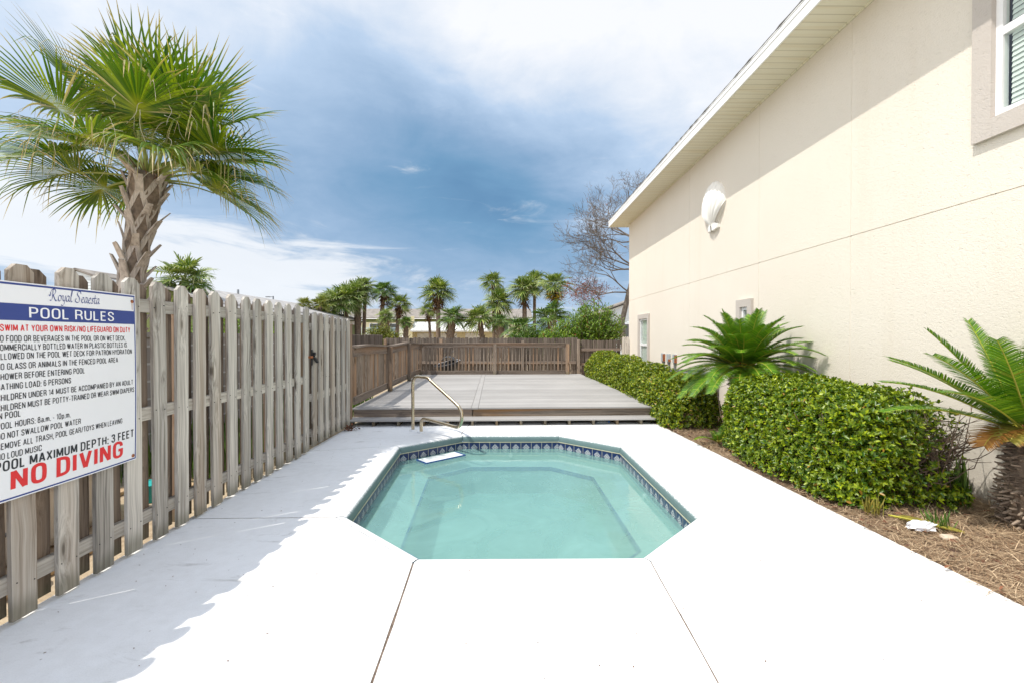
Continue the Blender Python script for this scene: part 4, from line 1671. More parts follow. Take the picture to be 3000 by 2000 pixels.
def make_back_fence():
    Y = 16.25
    root = empty("board_fence", (0, Y, GZ), "old brown board fence with dog-eared tops standing behind the deck railing", "fence")

    def child(mb, name, m_, bevel=0.0):
        o = mb.build(name, m_, root, bevel=bevel)
        o.location = -root.location
        return o
    child(board_run((-4.35, Y + 0.02), (2.53, Y + 0.02), GZ, 1.405, 3), "board_panel", MAT['panel_boards'])
    child(board_run((2.50, Y + 0.001), (4.05, Y + 0.001), GZ, 1.325, 5), "board_panel", MAT['panel_boards'])
    b = MB()
    b.box(-4.3, 2.46, Y - 0.045, Y - 0.005, 0.48, 0.575)
    child(b, "rail", MAT['dark_x'])
    b = MB()
    b.box(2.62, 4.05, Y - 0.07, Y - 0.03, 0.935, 1.03)
    child(b, "rail", MAT['dark_x'])
    b = MB()
    b.box(2.62, 4.05, Y - 0.07, Y - 0.03, 0.42, 0.51)
    child(b, "rail", MAT['dark_x'])
    for x, z in ((-2.35, 1.36), (0.55, 1.30), (2.54, 1.34), (-4.32, 1.36)):
        b = MB()
        b.box(x - 0.05, x + 0.05, Y - 0.12, Y - 0.022, GZ, z)
        child(b, "post", MAT['post'] if x == -2.35 else MAT['dark_v'], 0.004)
    # short grey gate-like panel against the house
    r2 = empty("fence_panel", (3.9, 15.6, GZ), "short pale grey board panel closing the gap between fence and house", "fence")
    o = board_run((3.99, 15.75), (4.22, 15.75), GZ, 1.44, 9, w=0.075, gap=0.004).build("board_panel", MAT['picket'], r2)
    o.location = -r2.location
    b = MB()
    b.box(3.99, 4.22, 15.77, 15.80, 0.9, 1.0)
    o = b.build("rail", MAT['picket_rail'], r2)
    o.location = -r2.location
    # side fence running back on the left
    r3 = empty("side_fence", (-4.3, 12.0, GZ), "old board fence running away beyond the left side of the deck", "fence")
    o = board_run((-4.15, 8.2), (-4.38, 16.1), GZ, 1.50, 13).build("board_panel", MAT['panel_boards'], r3)
    o.location = -r3.location
    b = MB()
    b.add([(-4.145, 8.3, 1.05), (-4.105, 8.3, 1.05), (-4.105, 8.3, 1.14), (-4.145, 8.3, 1.14), (-4.375, 16.0, 1.05), (-4.335, 16.0, 1.05), (-4.335, 16.0, 1.14), (-4.375, 16.0, 1.14)],
          [(0, 1, 2, 3), (7, 6, 5, 4), (0, 4, 5, 1), (1, 5, 6, 2), (2, 6, 7, 3), (3, 7, 4, 0)])
    o = b.build("rail", MAT['dark_y'], r3)
    o.location = -r3.location


make_back_fence()


def make_tub():
    """black moulded shell with pale rim behind the balusters"""
    c = Vector((-1.98, 15.05, DZ - 0.05))
    root = empty("moulded_shell", c, "black rounded plastic shell with pale rim lying behind the back railing", "container")
    b = MB()
    n, m = 20, 8
    vs, fs = [], []
    for i in range(m + 1):
        f = i / m
        for k in range(n):
            a = 2 * math.pi * k / n
            rr = 0.36 * (0.60 + 0.45 * math.sin(f * math.pi / 2))
            z = 0.30 * f + 0.06
            ex = 1.0 + 0.12 * math.cos(2 * a)
            lip = 0.10 * f * math.cos(a - 0.5)
            vs.append((rr * ex * math.cos(a), rr * 0.75 * math.sin(a), z + lip + 0.02))
    for i in range(m):
        for k in range(n):
            fs.append((i * n + k, i * n + (k + 1) % n, (i + 1) * n + (k + 1) % n, (i + 1) * n + k))
    fs.append(list(range(n))[::-1])
    b.add(vs, fs)
    o = b.build("shell_body", MAT['black_plastic'], root, smooth=True)
    s = o.modifiers.new("thickness", 'SOLIDIFY')
    s.thickness = 0.012
    rim = [Vector(v) for v in vs[m * n:]] + [Vector(vs[m * n])]
    r_ = MB()
    r_.tube(rim[-3:] + rim[1:9], 0.011, 6)
    r_.build("rim", MAT['grey_plastic'], root, smooth=True)
    h = MB()
    pts = catmull([(-.24, .10, .40), (-.14, .14, .56), (.05, .16, .60), (.22, .12, .54), (.30, .06, .42)], 5)
    for k in range(len(pts) - 1):
        p, q = pts[k], pts[k + 1]
        h.add([(p.x, p.y - .16, p.z - .03), (q.x, q.y - .16, q.z - .03), (q.x, q.y + .08, q.z), (p.x, p.y + .08, p.z)], [(0, 1, 2, 3)])
    ho = h.build("hood", MAT['black_plastic'], root, smooth=True)
    s = ho.modifiers.new("thickness", 'SOLIDIFY')
    s.thickness = 0.02


make_tub()

# ------------------------------------------------------------------ the house on the right
WX = 4.25
SOF = 5.35


def make_house():
    root = empty("stucco_house", (WX, 15.85, 0), "tall cream stucco house with wide white eaves along the right side", "house")
    YN, YF = -4.0, 15.85

    def child(mb, name, m_, par=None, **k):
        o = mb.build(name, m_, par or root, **k)
        if par is None:
            o.location = -root.location
        return o
    wins = [dict(y0=2.65, y1=3.935, z0=3.335, z1=4.87, tw=0.165, bot=True, mid=4.055),
            dict(y0=13.66, y1=14.50, z0=0.55, z1=1.99, tw=0.14, bot=True, mid=1.19),
            dict(y0=7.95, y1=8.20, z0=0.95, z1=1.965, tw=0.135, bot=True, mid=1.45)]
    jy = [5.6, 7.93 - 0.20, 10.6, 13.25]
    jy = [5.6, 7.66, 10.6]
    jz = [2.68]
    g = 0.0045
    ycut = sorted(set([YN, YF] + [a for y in jy for a in (y - g, y + g)] + [w[k] for w in wins for k in ('y0', 'y1')]))
    zcut = sorted(set([-0.15, SOF + 0.1] + [a for z in jz for a in (z - g, z + g)] + [w[k] for w in wins for k in ('z0', 'z1')]))
    b = MB()

    def depth(yc, zc):
        for z in jz:
            if abs(zc - z) < g:
                return 0.010
        for y in jy:
            if abs(yc - y) < g:
                return 0.004
        return 0.0
    for i in range(len(ycut) - 1):
        for j in range(len(zcut) - 1):
            y0, y1, z0, z1 = ycut[i], ycut[i + 1], zcut[j], zcut[j + 1]
            yc, zc = 0.5 * (y0 + y1), 0.5 * (z0 + z1)
            if any(w['y0'] < yc < w['y1'] and w['z0'] < zc < w['z1'] for w in wins):
                continue
            d = depth(yc, zc)
            b.add([(WX + d, y0, z0), (WX + d, y0, z1), (WX + d, y1, z1), (WX + d, y1, z0)], [(0, 1, 2, 3)])
            if d > 0:
                b.add([(WX, y0, z0), (WX, y1, z0), (WX + d, y1, z0), (WX + d, y0, z0)], [(0, 1, 2, 3)])
                b.add([(WX, y0, z1), (WX, y1, z1), (WX + d, y1, z1), (WX + d, y0, z1)], [(0, 1, 2, 3)])
                b.add([(WX, y0, z0), (WX, y0, z1), (WX + d, y0, z1), (WX + d, y0, z0)], [(0, 1, 2, 3)])
                b.add([(WX, y1, z0), (WX, y1, z1), (WX + d, y1, z1), (WX + d, y1, z0)], [(0, 1, 2, 3)])
    # far end and body
    b.add([(WX, YF, -0.15), (WX, YF, SOF + .1), (14, YF, SOF + .1), (14, YF, -0.15)], [(0, 1, 2, 3)])
    b.add([(14, YN, -0.15), (14, YF, -0.15), (14, YF, SOF + .1), (14, YN, SOF + .1)], [(0, 1, 2, 3)])
    b.add([(WX, YN, -0.15), (14, YN, -0.15), (14, YN, SOF + .1), (WX, YN, SOF + .1)], [(0, 1, 2, 3)])
    child(b, "wall", MAT['stucco'])
    # soffit, fascia, roof
    RX, RY = 3.63, 16.30
    b = MB()
    b.box(RX + 0.021, WX - 0.002, YN, RY - 0.021, SOF, SOF + 0.012)
    b.box(WX - 0.0018, 14, YF + 0.002, RY - 0.021, SOF, SOF + 0.012)
    child(b, "soffit", MAT['soffit'])
    b = MB()
    b.box(WX - 0.022, WX - 0.003, YN, YF + 0.02, SOF - 0.022, SOF - 0.001)
    child(b, "soffit_trim", MAT['soffit'])
    b = MB()
    b.box(RX, RX + 0.020, YN, RY, SOF - 0.015, SOF + 0.150)
    b.box(RX - 0.008, RX - 0.001, YN, RY + .002, SOF + 0.118, SOF + 0.185)
    b.box(RX + 0.021, 14, RY - 0.020, RY, SOF - 0.015, SOF + 0.150)
    child(b, "fascia", MAT['white_paint'], bevel=0.003)
    b = MB()
    b.box(RX - 0.014, RX - 0.002, YN, RY + 0.01, SOF + 0.187, SOF + 0.200)
    child(b, "drip_edge", MAT['white_paint'])
    b = MB()
    sl = 0.35
    n = 40
    # courses of shingles along the eave, slightly ragged
    r_ = random.Random(4)
    vs, fs = [], []
    ysr = [YN + (RY + 0.03 - YN) * k / 160 for k in range(161)]
    for k, y in enumerate(ysr):
        e = r_.uniform(-0.008, 0.008)
        x0 = RX - 0.020 + e
        vs += [(x0, y, SOF + 0.203), (x0, y, SOF + 0.216 + r_.uniform(0, 0.006)), (9.1, y, SOF + 0.216 + sl * (9.1 - x0)), (9.1, y, SOF + 0.203 + sl * (9.1 - x0))]
    for k in range(160):
        a = 4 * k
        for q in range(4):
            q2 = (q + 1) % 4
            fs.append((a + q, a + 4 + q, a + 4 + q2, a + q2))
    fs += [(0, 1, 2, 3), (640 + 3, 640 + 2, 640 + 1, 640)]
    b.add(vs, fs)
    b.add([(9.1, YN, SOF + .2 + sl * 5.5), (9.1, RY, SOF + .2 + sl * 5.5), (14.5, RY, SOF + .2), (14.5, YN, SOF + .2)], [(0, 1, 2, 3)])
    b.add([(RX, RY - 0.01, SOF + 0.15), (14, RY - 0.01, SOF + 0.15), (9.1, RY - 0.01, SOF + .2 + sl * 5.4)], [(0, 1, 2)])
    child(b, "roof", MAT['dark_shingle'])
    # windows
    for w in wins:
        y0, y1, z0, z1, tw = w['y0'], w['y1'], w['z0'], w['z1'], w['tw']
        o = Vector((WX, 0.5 * (y0 + y1), z0))
        wr = MB()
        x0, x1 = WX - 0.048, WX - 0.0005
        # stucco surround: four mitred bars
        O = [(y0 - tw, z0 - tw), (y1 + tw, z0 - tw), (y1 + tw, z1 + tw), (y0 - tw, z1 + tw)]
        I = [(y0, z0), (y1, z0), (y1, z1), (y0, z1)]
        for k in range(4):
            k2 = (k + 1) % 4
            a, bb, c, d = O[k], O[k2], I[k2], I[k]
            vs = [(x0, *a), (x0, *bb), (x0, *c), (x0, *d), (x1, *a), (x1, *bb), (x1 + 0.09, *c), (x1 + 0.09, *d)]
            wr.add(vs, [(0, 1, 2, 3), (0, 4, 5, 1), (3, 2, 6, 7)])
        win = child(wr, "window", MAT['stucco_trim'])
        fr = MB()
        fx0, fx1 = WX - 0.008, WX + 0.05
        fw = 0.055
        e = 0.0015
        fr.box(fx0, fx1, y0 + e, y0 + fw, z0 + e, z1 - e)
        fr.box(fx0, fx1, y1 - fw, y1 - e, z0 + e, z1 - e)
        fr.box(fx0, fx1, y0 + fw + e, y1 - fw - e, z0 + e, z0 + fw)
        fr.box(fx0, fx1, y0 + fw + e, y1 - fw - e, z1 - fw, z1 - e)
        fr.box(fx0 + 0.002, fx1, y0 + fw + e, y1 - fw - e, w['mid'] - 0.035, w['mid'] + 0.035)
        fo = fr.build("frame", MAT['white_vinyl'], win)
        gl = MB()
        for (za, zb, dx) in ((z0 + fw, w['mid'] - 0.036, 0.012), (w['mid'] + 0.036, z1 - fw, 0.024)):
            gl.add([(WX + dx, y0 + fw, za), (WX + dx, y1 - fw, za), (WX + dx, y1 - fw, zb), (WX + dx, y0 + fw, zb)], [(3, 2, 1, 0)])
        gl.build("glass_pane", MAT['glass'], win)
        bl = MB()
        z = z0 + 0.04
        while z < z1 - 0.03:
            yy0, yy1 = y0 + 0.058, y1 - 0.085
            bl.add([(WX + 0.040, yy0, z), (WX + 0.040, yy1, z), (WX + 0.052, yy1, z + 0.047), (WX + 0.052, yy0, z + 0.047)], [(0, 1, 2, 3)])
            z += 0.044
        bl.build("blind", MAT['blind'], win)
        rb = MB()
        rb.add([(WX + 0.30, y0 - .1, z0 - .1), (WX + 0.30, y1 + .1, z0 - .1), (WX + 0.30, y1 + .1, z1 + .1), (WX + 0.30, y0 - .1, z1 + .1)], [(0, 1, 2, 3)])
        rb.build("room_back", MAT['dark'], win)


make_house()


def make_shell():
    cy, cz, rr = 9.28, 3.62, 0.93
    root = empty("scallop_shell", (WX, cy, cz), "large white plaster scallop shell mounted high on the cream wall", "ornament")
    b = MB()
    NR, NA = 26, 96
    ribs = 9
    vs, fs = [], []
    for j in range(NR + 1):
        f = j / NR
        for i in range(NA + 1):
            a = -1.0 + 2.0 * i / NA             # across the fan
            ang = a * R(57)
            scal = 1.0 + 0.018 * abs(math.cos(a * ribs * math.pi / 2)) * f
            L = rr * (1.0 - 0.13 * abs(a) ** 2.2) * scal
            y = math.sin(ang) * L * f * 0.70 * (1.0 + 0.15 * math.sin(math.pi * f))
            z = math.cos(ang) * L * f + 0.02
            dome = 0.150 * math.sin(math.pi * min(1, f * 0.96 + 0.04)) ** 0.75 * (1 - 0.55 * abs(a) ** 2.4)
            rib = 0.044 * f ** 0.7 * (abs(math.cos(a * ribs * math.pi / 2)) ** 0.8)
            vs.append((-(0.018 + dome + rib), -y, z))
    for j in range(NR):
        for i in range(NA):
            p = j * (NA + 1) + i
            fs.append((p, p + 1, p + NA + 2, p + NA + 1))
    # rim back to the wall
    o = len(vs)
    for i in range(NA + 1):
        v = vs[NR * (NA + 1) + i]
        vs.append((0.0, v[1], v[2]))
    for i in range(NA):
        fs.append((NR * (NA + 1) + i, NR * (NA + 1) + i + 1, o + i + 1, o + i))
    for i in (0, NA):
        for j in range(NR):
            p, q = vs[j * (NA + 1) + i], vs[(j + 1) * (NA + 1) + i]
            k = len(vs)
            vs += [(0.0, p[1], p[2]), (0.0, q[1], q[2])]
            fs.append((j * (NA + 1) + i, (j + 1) * (NA + 1) + i, k + 1, k))
    b.add(vs, fs)
    b.build("fan", MAT['shell_plaster'], root, smooth=True)
    e = MB()
    for s in (-1, 1):
        n = 8
        v2, f2 = [], []
        for k in range(n + 1):
            f = k / n
            yy = s * (0.02 + 0.20 * f)
            zt = 0.19 - 0.13 * f ** 0.8 
            zb = -0.035 * (1 - f) - 0.0 + 0.0
            rp = 0.012 * (k % 2)
            v2 += [(-0.085 * (1 - 0.5 * f) - rp, yy, zb), (-0.10 * (1 - 0.45 * f) - rp, yy, zt), (0, yy, zb), (0, yy, zt)]
        for k in range(n):
            a = 4 * k
            f2 += [(a, a + 4, a + 5, a + 1), (a, a + 2, a + 6, a + 4), (a + 1, a + 5, a + 7, a + 3)]
        f2.append((4 * n, 4 * n + 2, 4 * n + 3, 4 * n + 1))
        e.add(v2, f2)
    e.build("hinge_wing", MAT['shell_plaster'], root)


make_shell()


def make_utilities():
    # three rusty disconnect boxes on conduits
    labels = ["small grey box with rusted side, farthest of three on the house wall", "less rusted grey box on conduit, middle one of three on the wall",
              "grey box with deep orange rust, nearest of three on the wall"]
    for i, u in enumerate((1943, 1959, 1977)):
        y = F * (WX - 0.05) / (u - VU)
        z1 = CAM_H - (1034 + 1.6 * i - VV) / F * y
        root = empty("meter_box", (WX, y, 0), labels[i], "electrical box", "boxes on the house wall")
        b = MB()
        b.box(-0.075, -0.002, -0.06, 0.06, z1 - 0.215, z1)
        bo = b.build("box", MAT['grey_metal'], root, bevel=0.004)
        r_ = MB()
        r_.box(-0.073, -0.004, -0.0625, -0.0605, z1 - 0.212 if i != 1 else z1 - 0.205, z1 - 0.02 if i != 1 else z1 - 0.14)
        r_.build("rusty_side", MAT['rust'], bo)
        c = MB()
        c.tube([(-0.038, 0, 0.0), (-0.038, 0, z1 - 0.28), (-0.038, 0, z1 - 0.2155)], [0.024, 0.024, 0.034], 10)
        c.build("conduit", MAT['pipe'], root, smooth=False)
    # condenser
    root = empty("air_conditioner", (3.75, 9.35, -0.05), "dark grey outdoor air conditioner behind the far hedge", "air conditioner")
    b = MB()
    x0, x1, y0, y1, h = -0.36, 0.36, -0.36, 0.36, 0.78
    k = 26
    for i in range(k):
        z = 0.04 + (h - 0.10) * i / k
        b.box(x0, x1, y0, y1, z, z + 0.016)
    b.box(x0 + .03, x1 - .03, y0 + .03, y1 - .03, 0.0, h - 0.06)
    b.build("coil_housing", MAT['dark_grey'], root)
    b = MB()
    b.box(x0 - .015, x1 + .015, y0 - .015, y1 + .015, h - 0.058, h)
    b.build("top_cover", MAT['dark_grey'], root, bevel=0.02)
    b = MB()
    for rr in (0.08, 0.16, 0.24, 0.31):
        pts = [(rr * math.cos(a * math.pi / 12), rr * math.sin(a * math.pi / 12), h + 0.016) for a in range(25)]
        b.tube(pts, 0.005, 5)
    b.build("fan_grille", MAT['black'], root)


make_utilities()


# ------------------------------------------------------------------ planting bed
def make_bed():
    b = MB()
    ny, nx = 120, 16
    vs, fs = [], []
    for j in range(ny + 1):
        y = -3.0 + 19.1 * j / ny
        for i in range(nx + 1):
            xe = rx(min(y, 7.8)) - 0.05 if y < 7.8 else 2.40
            f = i / nx
            x = xe + (WX - xe) * f
            z = -0.030 + 0.030 * math.sin(math.pi * min(1, f * 1.1)) + 0.012 * math.sin(x * 9 + y * 5) * math.sin(y * 7.3 + x * 3)
            if i == 0:
                z = -0.035
            vs.append((x, y, z))
    for j in range(ny):
        for i in range(nx):
            p = j * (nx + 1) + i
            fs.append((p, p + 1, p + nx + 2, p + nx + 1))
    b.add(vs, fs)
    tag(b.build("planting_bed", MAT['mulch'], smooth=True), kind='structure')
    # loose straw: thin flat needles
    n = 27000
    y = 1.6 + 6.4 * rng.random(n) ** 1.5
    xe = 2.5 + (7.27 - y) * 0.054
    f = rng.random(n) ** 1.15
    x = xe + 0.012 + (WX - xe) * f + rng.normal(0, 0.018, n)
    z = -0.012 + 0.030 * np.sin(np.pi * np.minimum(1, f * 1.1)) + rng.random(n) * 0.02
    a = rng.random(n) * 2 * np.pi
    L = 0.05 + 0.11 * rng.random(n)
    w = 0.0010 + 0.0012 * rng.random(n)
    el = rng.normal(0, 0.16, n)
    d = np.stack([np.cos(a) * np.cos(el), np.sin(a) * np.cos(el), np.sin(el)], 1)
    s = np.stack([-np.sin(a), np.cos(a), np.zeros(n)], 1) * w[:, None]
    P = np.stack([x, y, z], 1)
    mid = P + d * (L * 0.5)[:, None] + np.stack([np.zeros(n), np.zeros(n), rng.random(n) * 0.012], 1)
    end = P + d * L[:, None]
    V = np.stack([P - s, P + s, mid - s, mid + s, end - s * .4, end + s * .4], 1).reshape(-1, 3)
    o = (np.arange(n) * 6)[:, None]
    Fq = np.concatenate([o + np.array([[0, 1, 3, 2]]), o + np.array([[2, 3, 5, 4]])], 0)
    tag(arrays_mesh("pine_straw", V, Fq, MAT['straw']), kind='stuff')
    # leaf litter
    n = 420
    y = 1.9 + 6.0 * rng.random(n)
    xe = 2.5 + (7.27 - y) * 0.054
    x = xe - 0.02 + rng.random(n) ** 1.4 * (WX - xe)
    P = np.stack([x, y, 0.012 + 0.02 * rng.random(n)], 1)
    a = rng.random(n) * 6.28
    D = np.stack([np.cos(a), np.sin(a), rng.normal(0, .2, n)], 1)
    N = np.stack([rng.normal(0, .3, n), rng.normal(0, .3, n), np.ones(n)], 1)
    V, Fq = leaves(P, D, N, 0.03 + 0.04 * rng.random(n), 0.014 + 0.014 * rng.random(n))
    tag(arrays_mesh("leaf_litter", V, Fq, MAT['dryleaf']), kind='stuff')
    # specks blown over the concrete
    n = 260
    x = rng.uniform(-2.4, 2.5, n)
    y = rng.uniform(1.2, 7.2, n)
    keep = []
    for i in range(n):
        inside = all((OCT[(k + 1) % 8][0] - OCT[k][0]) * (y[i] - OCT[k][1]) - (OCT[(k + 1) % 8][1] - OCT[k][1]) * (x[i] - OCT[k][0]) > -0.12 for k in range(8))
        keep.append(not inside)
    keep = np.array(keep)
    x, y = x[keep], y[keep]
    n = len(x)
    P = np.stack([x, y, np.full(n, 0.004)], 1)
    a = rng.random(n) * 6.28
    D = np.stack([np.cos(a), np.sin(a), np.zeros(n)], 1)
    N = np.stack([rng.normal(0, .15, n), rng.normal(0, .15, n), np.ones(n)], 1)
    V, Fq = leaves(P, D, N, 0.005 + 0.014 * rng.random(n) ** 2, 0.003 + 0.005 * rng.random(n))
    tag(arrays_mesh("blown_debris", V, Fq, MAT['dryleaf']), kind='stuff')


make_bed()


# ------------------------------------------------------------------ hedges
def hedge_field(cx, cy, hx, hy, h, lump, seed, n_shoots, leaf, mat_, root, per=5, bare=None, expo=4.0):
    """shoots spread through the outer shell of a clipped, rounded mass; leaves in whorls"""
    r_ = np.random.default_rng(seed)
    ph = r_.random(8) * 6.28

    def radius(d):
        x, y, z = np.abs(d[:, 0]) / hx, np.abs(d[:, 1]) / hy, np.abs(d[:, 2]) / h
        k = (x ** expo + y ** expo + z ** expo) ** (-1 / expo)
        return k
    # directions weighted so that points spread evenly over the box surface
    m = n_shoots * 2
    face = r_.random(m)
    u, v = r_.uniform(-1, 1, m), r_.uniform(0, 1, m)
    A = [4 * hx * hy, 2 * hy * h, 2 * hy * h, 2 * hx * h, 2 * hx * h]
    cum = np.cumsum(A) / sum(A)
    q = np.zeros((m, 3))
    for k in range(5):
        lo = 0 if k == 0 else cum[k - 1]
        s = (face >= lo) & (face < cum[k])
        if k == 0:
            q[s] = np.stack([u[s] * hx, (v[s] * 2 - 1) * hy, np.full(s.sum(), h)], 1)
        elif k in (1, 2):
            q[s] = np.stack([np.full(s.sum(), hx if k == 1 else -hx), u[s] * hy, v[s] * h], 1)
        else:
            q[s] = np.stack([u[s] * hx, np.full(s.sum(), hy if k == 3 else -hy), v[s] * h], 1)
    d = q / np.linalg.norm(q, axis=1, keepdims=True)
    rad = radius(d)
    wob = 1 + lump * (np.sin(q[:, 1] * 3.1 + ph[0]) * np.sin(q[:, 2] * 4 + ph[1]) + 0.7 * np.sin(q[:, 0] * 5 + ph[2] + q[:, 1] * 4.4) * np.sin(q[:, 2] * 7 + ph[3]))
    depth = r_.random(m) ** 1.7 * 0.26
    P = d * (rad * wob)[:, None]
    # outward normal of the superellipsoid
    nn = np.stack([np.sign(P[:, 0]) * np.abs(P[:, 0] / hx) ** (expo - 1) / hx, np.sign(P[:, 1]) * np.abs(P[:, 1] / hy) ** (expo - 1) / hy,
                   np.sign(P[:, 2]) * np.abs(P[:, 2] / h) ** (expo - 1) / h], 1)
    nn = nrm(nn)
    P = P - nn * depth[:, None] + r_.normal(0, 0.012, (m, 3))
    keep = P[:, 2] > 0.03
    if bare is not None:
        keep &= ~bare(P, r_)
    P, nn, depth = P[keep][:n_shoots], nn[keep][:n_shoots], depth[keep][:n_shoots]
    n = len(P)
    ax = nrm(nn * 0.75 + np.array([0, 0, 0.45]) + r_.normal(0, 0.40, (n, 3)))
    ref = nrm(r_.normal(0, 1, (n, 3)))
    b1 = nrm(np.cross(ax, ref))
    b2 = np.cross(ax, b1)
    PP, DD, NN, LL = [], [], [], []
    for k in range(per):
        a = 2 * np.pi * (k / per) + r_.random(n) * 0.7
        out = b1 * np.cos(a)[:, None] + b2 * np.sin(a)[:, None]
        open_ = r_.uniform(0.7, 1.35, n)[:, None]
        D = nrm(ax * 0.75 + out * open_)
        N = nrm(ax * 1.0 - out * 0.7 + r_.normal(0, 0.18, (n, 3)))
        PP.append(P + ax * (0.012 * k / per))
        DD.append(D)
        NN.append(N)
        LL.append(leaf * r_.uniform(0.6, 1.15, n))
    PP, DD, NN, LL = np.concatenate(PP), np.concatenate(DD), np.concatenate(NN), np.concatenate(LL)
    c = np.array([cx, cy, 0]) - np.array(root.location)
    V, Fq = leaves(PP + c, DD, NN, LL, LL * 0.43, fold=0.16)
    arrays_mesh("foliage", V, Fq, mat_, root)
    return P + c, nn


def hedge_twigs(root, cx, cy, hx, hy, h, n, seed, th=0.005, extra=None):
    r_ = random.Random(seed)
    b = MB()
    c = Vector((cx, cy, 0)) - root.location
    for k in range(n):
        s = Vector((r_.uniform(-hx, hx) * 0.7, r_.uniform(-hy, hy) * 0.85, 0.0))
        e = Vector((s.x * 1.25 + r_.uniform(-.12, .12), s.y * 1.08 + r_.uniform(-.12, .12), h * r_.uniform(0.6, 0.95)))
        m = (s + e) * 0.5 + Vector((r_.uniform(-.06, .06), r_.uniform(-.06, .06), 0))
        b.tube([c + s, c + m, c + e], [th * 1.6, th, th * 0.5], 4, cap=False)
        for q in range(3):
            f = r_.uniform(0.35, 0.95)
            p = s.lerp(e, f)
            t_ = p + Vector((r_.uniform(-.16, .16), r_.uniform(-.16, .16), r_.uniform(0.0, .14)))
            b.tube([c + p, c + t_], [th * 0.7, th * 0.35], 3, cap=False)
    if extra:
        extra(b, c, r_)
    b.build("twigs", MAT['twig'], root)


def make_hedges():
    # near hedge
    cx, cy, hx, hy, h = 3.36, 4.83, 0.66, 1.20, 0.955
    root = empty("boxed_hedge", (cx, cy, 0), "large clipped hedge with glossy leaves and a bare twiggy end, beside the near concrete", "hedge")

    def bare(P, r_):
        # thin, leafless patch at the near, house-side end
        w = np.clip((-(P[:, 1]) - 0.45) / 0.35, 0, 1) * np.clip((P[:, 0] + 0.12) / 0.30, 0, 1) * np.clip((P[:, 2] - 0.10) / 0.2, 0.25, 1)
        return r_.random(len(P)) < w * 0.94
    hedge_field(cx, cy, hx, hy, h, 0.035, 21, 15000, 0.046, MAT['hedge'], root, bare=bare)

    def extra(b, c, r2):
        for k in range(230):
            s = Vector((r2.uniform(-0.05, 0.5), r2.uniform(-1.0, -0.55), r2.uniform(0.05, 0.5)))
            pts = [s]
            p = s
            for q in range(4):
                p = p + Vector((r2.uniform(-.07, .11), r2.uniform(-.12, .05), r2.uniform(-.02, .13)))
                pts.append(p)
            b.tube([c + x for x in pts], [.0055, .0045, .0038, .003, .0018], 4, cap=False)
    hedge_twigs(root, cx, cy, hx, hy, h, 90, 5, extra=extra)
    # far hedge: three clipped plants grown together
    root = empty("boxed_hedge", (2.95, 10.5, 0), "long clipped hedge running along the right edge of the deck", "hedge")
    segs = [(2.93, 7.75, 0.52, 0.80, 0.80, 31, 3300), (2.93, 9.35, 0.50, 1.10, 0.86, 32, 3400), (2.92, 11.4, 0.50, 1.25, 0.96, 33, 3200), (2.86, 13.2, 0.50, 0.95, 1.03, 34, 2700)]
    allP = []
    for (a, b_, hx, hy, h, sd, n) in segs:
        hedge_field(a, b_, hx, hy, h, 0.05, sd, int(n * 1.55), 0.047, MAT['hedge_far'], root, per=5, expo=3.2)
    # join the four meshes into one part: keep them as one foliage part
    kids = [o for o in root.children if o.name.startswith("foliage")]
    Vs, Fs, off = [], [], 0
    for o in kids:
        me = o.data
        v = np.empty(len(me.vertices) * 3, dtype=np.float32)
        me.vertices.foreach_get("co", v)
        f = np.empty(len(me.loops), dtype=np.int32)
        me.loops.foreach_get("vertex_index", f)
        Vs.append(v.reshape(-1, 3))
        Fs.append(f.reshape(-1, 4) + off)
        off += len(me.vertices)
        bpy.data.objects.remove(o)
        bpy.data.meshes.remove(me)
    arrays_mesh("foliage", np.concatenate(Vs), np.concatenate(Fs), MAT['hedge_far'], root)
    hedge_twigs(root, 2.93, 10.5, 0.45, 3.4, 0.8, 120, 8)


make_hedges()


